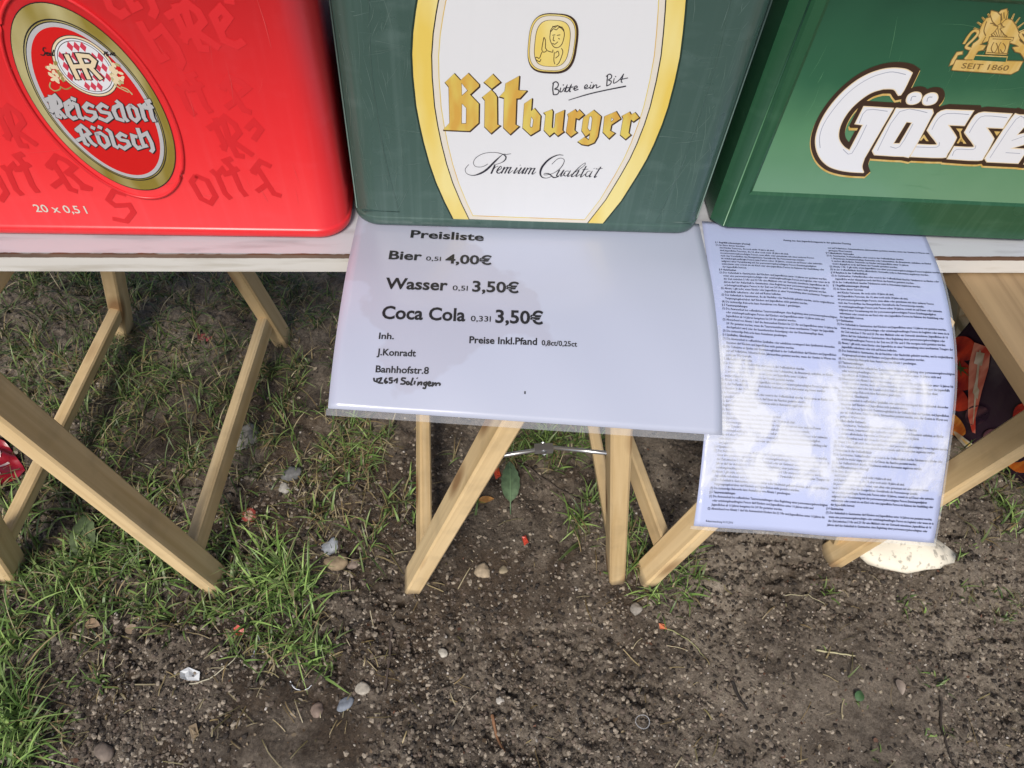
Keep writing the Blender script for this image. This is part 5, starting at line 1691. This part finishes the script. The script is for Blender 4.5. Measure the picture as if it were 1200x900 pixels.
leaf('dry beige leaf right of the pale brown curled leaf', (144, 734), (163, 737), 10, (.30, .22, .15), .005, vein=False)
leaf('tiny green clover like seedling leaf on the lower right soil', (1003, 822), (1008, 810), 9, (.06, .13, .05), .004, vein=False)
leaf('withered grey brown leaf on the lower right soil', (1050, 797), (1057, 815), 9, (.26, .21, .17), .004, vein=False)

def twig(label, pts, r, col, name='twig', cat='twig', lift=.003):
    m = MB()
    P3 = []
    for i, q in enumerate(curve(pts, 4)):
        g = g_at(*q); P3.append(g + np.array([0, 0, lift + .0012*math.sin(i*2.3)]))
    n = len(P3)
    m.tube(P3, [r*(1 - .45*i/n)*(1 + .12*math.sin(i*3.7)) for i in range(n)], 7)
    o = m.build(name, plain(name + '_bark', col, .8))
    return tag(o, label, cat)
twig('straight dark twig lying upright in the picture near the cream pebble', [(459, 740), (456, 775), (451, 809)], .0028, (.075, .055, .045))
twig('short reddish brown twig piece on the bare soil', [(577, 838), (582, 858), (591, 882)], .0030, (.24, .12, .06))
twig('thin forked pale twig on the lower middle soil', [(529, 852), (540, 830), (552, 818), (560, 810)], .0016, (.30, .26, .20))
twig('dark thin root running down the lower right corner of the soil', [(1100, 818), (1103, 850), (1110, 878), (1122, 902)], .0024, (.035, .026, .020))
twig('black curved root at the edge of the wet soil', [(858, 800), (866, 818), (876, 832)], .0034, (.022, .017, .014))
twig('slanting dark stick on the soil behind the right front leg of the middle trestle', [(616, 547), (645, 566), (684, 588)], .0024, (.06, .045, .035))
twig('pale flattened stalk lying on the right hand soil', [(957, 761), (980, 764), (1003, 768)], .0020, (.50, .46, .28), 'stalk', 'stalk')
twig('bent greenish stalk with a dry end beside the wet soil', [(774, 732), (795, 742), (815, 757), (826, 770)], .0013, (.30, .30, .14), 'stalk', 'stalk')
twig('long pale grass stalk arching over the right hand soil', [(920, 698), (945, 699), (968, 710)], .0010, (.42, .38, .24), 'stalk', 'stalk')
twig('pale dry stalk lying near the whitish scrap of plastic', [(218, 803), (245, 796), (275, 775), (285, 754)], .0013, (.50, .46, .34), 'stalk', 'stalk')
twig('dry stalk lying across the soil at the left edge', [(0, 690), (25, 688), (48, 684)], .0013, (.40, .35, .24), 'stalk', 'stalk')
twig('blue white snippet of string by the small red scrap', [(302, 742), (304, 752), (299, 762), (296, 770)], .0011, (.62, .66, .78), 'string', 'string')
twig('curled white snippet of string below the bright grass tuft', [(340, 798), (345, 806), (356, 809), (366, 804)], .0011, (.66, .68, .72), 'string', 'string')
twig('pink and white snippet of ribbon in the lower left grass', [(20, 711), (33, 710), (44, 712), (53, 713)], .0018, (.72, .40, .42), 'ribbon', 'ribbon')

def bottle_cap():
    p = g_at(291, 600)
    e = empty('bottle_cap', tuple(p), .4); e.rotation_euler = (.25, -.2, .4)
    m = MB(); n = 42
    vs = [(0, 0, .007)]
    for r_, z in ((.0125, .0068), (.0140, .005), (.0155, .0012), (.0158, .0)):
        for k in range(n):
            a = 2*math.pi*k/n; rr = r_ + (.0007*(1 if k % 2 else -1) if z < .004 else 0)
            vs.append((rr*math.cos(a), rr*math.sin(a), z))
    fs = [(0, 1+k, 1+(k+1) % n) for k in range(n)]
    for j in range(3):
        for k in range(n): fs.append((1+j*n+k, 1+(j+1)*n+k, 1+(j+1)*n+(k+1) % n, 1+j*n+(k+1) % n))
    m.add(vs, fs, 0, True)
    m.build('crimped_cap', plain('cap_red', (.50, .09, .07), .4), e)
    f = MB(); f.add([(.0085*math.cos(2*math.pi*k/24), .0085*math.sin(2*math.pi*k/24), .0075) for k in range(24)], [tuple(range(24))])
    f.build('cap_print', plain('cap_print', (.62, .38, .30), .4), e)
    tag(e, 'red crown bottle cap lying in the grass under the table', 'bottle cap')
bottle_cap()

def scrap(name, label, cat, pts, col, h=.004, mat=None, lift=.003):
    """crumpled flake of litter with an outline given by photograph points"""
    P3 = [g_at(*q) for q in pts]
    c = sum(P3)/len(P3)
    o = MB(); r = random.Random(len(label))
    top = [p - c + np.array([0, 0, lift + r.uniform(0, h)]) for p in P3]
    midr = [(p*.5 + np.array([0, 0, lift*.6 + r.uniform(0, h)*1.3])) for p in [q - c for q in P3]]
    n = len(top)
    vs = top + midr + [np.array([0, 0, lift + h])]
    fs = [(i, (i+1) % n, n+(i+1) % n, n+i) for i in range(n)] + [(n+i, n+(i+1) % n, 2*n) for i in range(n)]
    o.add(vs, fs, 0, False)
    ob = o.build(name, mat or plain(name + '_film', col, .35))
    ob.location = tuple(c)
    md = ob.modifiers.new('thick', 'SOLIDIFY'); md.thickness = .0006
    return tag(ob, label, cat)
scrap('paper_scrap', 'small red scrap of paper in front of the left trestle', 'scrap', [(274, 737), (280, 734), (287, 738), (286, 744), (278, 746)], (.60, .10, .07))
scrap('paper_scrap', 'tiny red petal like scrap on the soil between the trestle legs', 'scrap', [(611, 631), (616, 629), (619, 638), (614, 641)], (.55, .07, .04))
scrap('paper_scrap', 'small red flake beside the upright grey green leaf', 'scrap', [(578, 550), (584, 546), (587, 558), (581, 562)], (.50, .07, .03))
scrap('paper_scrap', 'red and grey scrap in the dark grass under the table', 'scrap', [(230, 389), (240, 386), (248, 392), (242, 398), (232, 397)], (.40, .10, .09))
scrap('plastic_scrap', 'whitish crumpled scrap of clear plastic on the lower left soil', 'scrap', [(212, 788), (222, 783), (236, 789), (234, 798), (222, 799), (213, 796)], (.62, .64, .66))
scrap('wood_chip', 'light brown chip of bark on the lower left soil', 'chip', [(221, 852), (230, 847), (234, 862), (226, 867)], (.30, .23, .15))
scrap('paper_scrap', 'orange tipped scrap at the end of the bent stalk', 'scrap', [(772, 730), (780, 731), (782, 737), (774, 736)], (.60, .18, .08))

def plastic_ring():
    p = g_at(752, 847)
    m = MB(); R_ = .0118
    pts = [(R_*math.cos(a), R_*.9*math.sin(a), .006 + .002*math.sin(2*a)) for a in np.linspace(0, 2*math.pi, 28)]
    m.tube(pts, .0009, 7, cap=False)
    o = m.build('plastic_ring', M['film'])
    o.location = tuple(p)
    tag(o, 'small clear plastic ring lying on the wet soil', 'ring')
plastic_ring()

def wrapper():
    a, b_, c, d = g_at(-40, 505), g_at(10, 522), g_at(34, 556), g_at(-30, 588)
    o_ = (a+b_+c+d)/4
    e = empty('drink_wrapper', tuple(o_))
    m = MB(); n = 14; vs, fs = [], []
    for i in range(n+1):
        for j in range(n+1):
            u, v = i/n, j/n
            p = (a*(1-u)+b_*u)*(1-v) + (d*(1-u)+c*u)*v - o_
            z = .012 + .006*math.sin(u*9+v*4) + .004*math.sin(v*13-u*5)
            vs.append((p[0], p[1], z))
    for i in range(n):
        for j in range(n):
            q = i*(n+1)+j; fs.append((q, q+n+1, q+n+2, q+1))
    m.add(vs, fs, 0, True)
    m.build('foil', plain('wrapper_red', (.30, .012, .025), .25), e)
    w_ = MB()
    for s_ in ([(.35,.2),(.5,.35),(.4,.55),(.55,.7),(.8,.6)], [(.2,.6),(.35,.75),(.6,.85)], [(.6,.2),(.75,.35),(.7,.5)]):
        Lr, Rr = ribbon(curve(s_, 5), .035)
        k = len(Lr)
        def P(u, v):
            p = (a*(1-u)+b_*u)*(1-v) + (d*(1-u)+c*u)*v - o_
            return (p[0], p[1], .0135 + .006*math.sin(u*9+v*4) + .004*math.sin(v*13-u*5))
        w_.add([P(*q) for q in Lr + Rr], [(k+i, k+i+1, i+1, i) for i in range(k-1)])
    w_.build('scroll_print', plain('wrapper_white', (.70, .55, .55), .3), e)
    tag(e, 'dark red wrapper with pale scroll print in the grass at the left edge', 'wrapper')
wrapper()

# ------------------------------------------------------------------ printed carrier bag behind the right trestles
def bag():
    base = at_z(1128, 545, 0.0)
    e = empty('carrier_bag', (base[0]+.03, base[1]+.06, gh(base[0], base[1])), math.radians(-52))
    tag(e, 'glossy carrier bag printed with tomatoes, standing on the ground behind the right trestles', 'bag')
    W_, Hh, D_ = .30, .27, .10
    def f(x, z):   # bulging front
        return -.006*math.cos(x/W_*math.pi)*math.sin(min(1, z/Hh)*math.pi)**.6 - .004*math.sin(x*60+z*30)
    m = MB(); n = 18; vs, fs = [], []
    for side in (0, 1):
        for i in range(n+1):
            for j in range(n+1):
                x, z = -W_/2 + W_*i/n, Hh*j/n
                y = f(x, z) if side == 0 else D_*(1 - .8*z/Hh) - f(x, z)*.3
                vs.append((x, y, z))
    k = (n+1)*(n+1)
    for i in range(n):
        for j in range(n):
            q = i*(n+1)+j; fs.append((q, q+n+1, q+n+2, q+1)); fs.append((k+q+1, k+q+n+2, k+q+n+1, k+q))
    for j in range(n):
        fs.append((j, j+1, k+j+1, k+j)); q = n*(n+1)+j; fs.append((q+1, q, k+q, k+q+1))
    m.add(vs, fs, 0, True)
    b_ = m.build('bag_body', plain('bag_dark', (.035, .018, .030), .18), e)
    P_ = Print(-.0035, .0002, fn=lambda x, z, y: (x, f(x, z) + y, z))
    def blob(cx, cz, rx, rz_, mat, n_=26): P_.poly([(cx + rx*math.cos(t)*(1+.05*math.sin(3*t)), cz + rz_*math.sin(t)) for t in np.linspace(0, 2*math.pi, n_, endpoint=False)], mat)
    blob(-.105, .150, .042, .040, 0); blob(-.118, .166, .016, .010, 1); blob(-.075, .095, .034, .032, 0); blob(-.125, .215, .026, .03, 0)
    blob(-.045, .030, .036, .030, 2); blob(-.052, .038, .018, .014, 3); blob(-.135, .085, .030, .03, 2)
    blob(.012, .016, .040, .011, 5); blob(.016, .018, .024, .005, 3); blob(.06, .07, .045, .035, 4); blob(.07, .17, .05, .045, 0); blob(.10, .06, .03, .03, 2); blob(-.02, .10, .02, .03, 4)
    P_.poly([(-.118, .246), (-.088, .256), (-.066, .215), (-.045, .160), (-.018, .095), (.004, .058), (-.002, .056), (-.030, .085), (-.064, .140), (-.098, .195)], 1)
    P_.poly([(-.103, .232), (-.090, .240), (-.078, .212), (-.092, .205)], 5); P_.poly([(-.066, .170), (-.050, .160), (-.040, .138), (-.056, .145)], 5)
    P_.stroke([(-.100, .240), (-.060, .165), (-.012, .076)], [.003, .005, .001], 5)
    for cx_, cz_ in ((-.105, .172), (.07, .195)):
        for a in range(6):
            t = a*1.05
            P_.stroke([(cx_, cz_), (cx_ + .022*math.cos(t), cz_ + .016*math.sin(t))], [.006, .001], 6)
    def skin(name, a, c): return gold(name, a, c, 45, 0.0, 0.2)
    P_.build('fruit_print', [skin('tomato_red', (.22, .010, .012), (.62, .05, .02)), skin('light_red', (.50, .05, .03), (.75, .30, .20)), skin('orange', (.45, .10, .015), (.80, .36, .05)), skin('yellow', (.75, .33, .04), (.90, .62, .22)), skin('aubergine', (.02, .008, .02), (.12, .05, .06)), skin('pale', (.40, .28, .16), (.75, .66, .52)), plain('stem_green', (.05, .09, .02), .3)], b_)
bag()
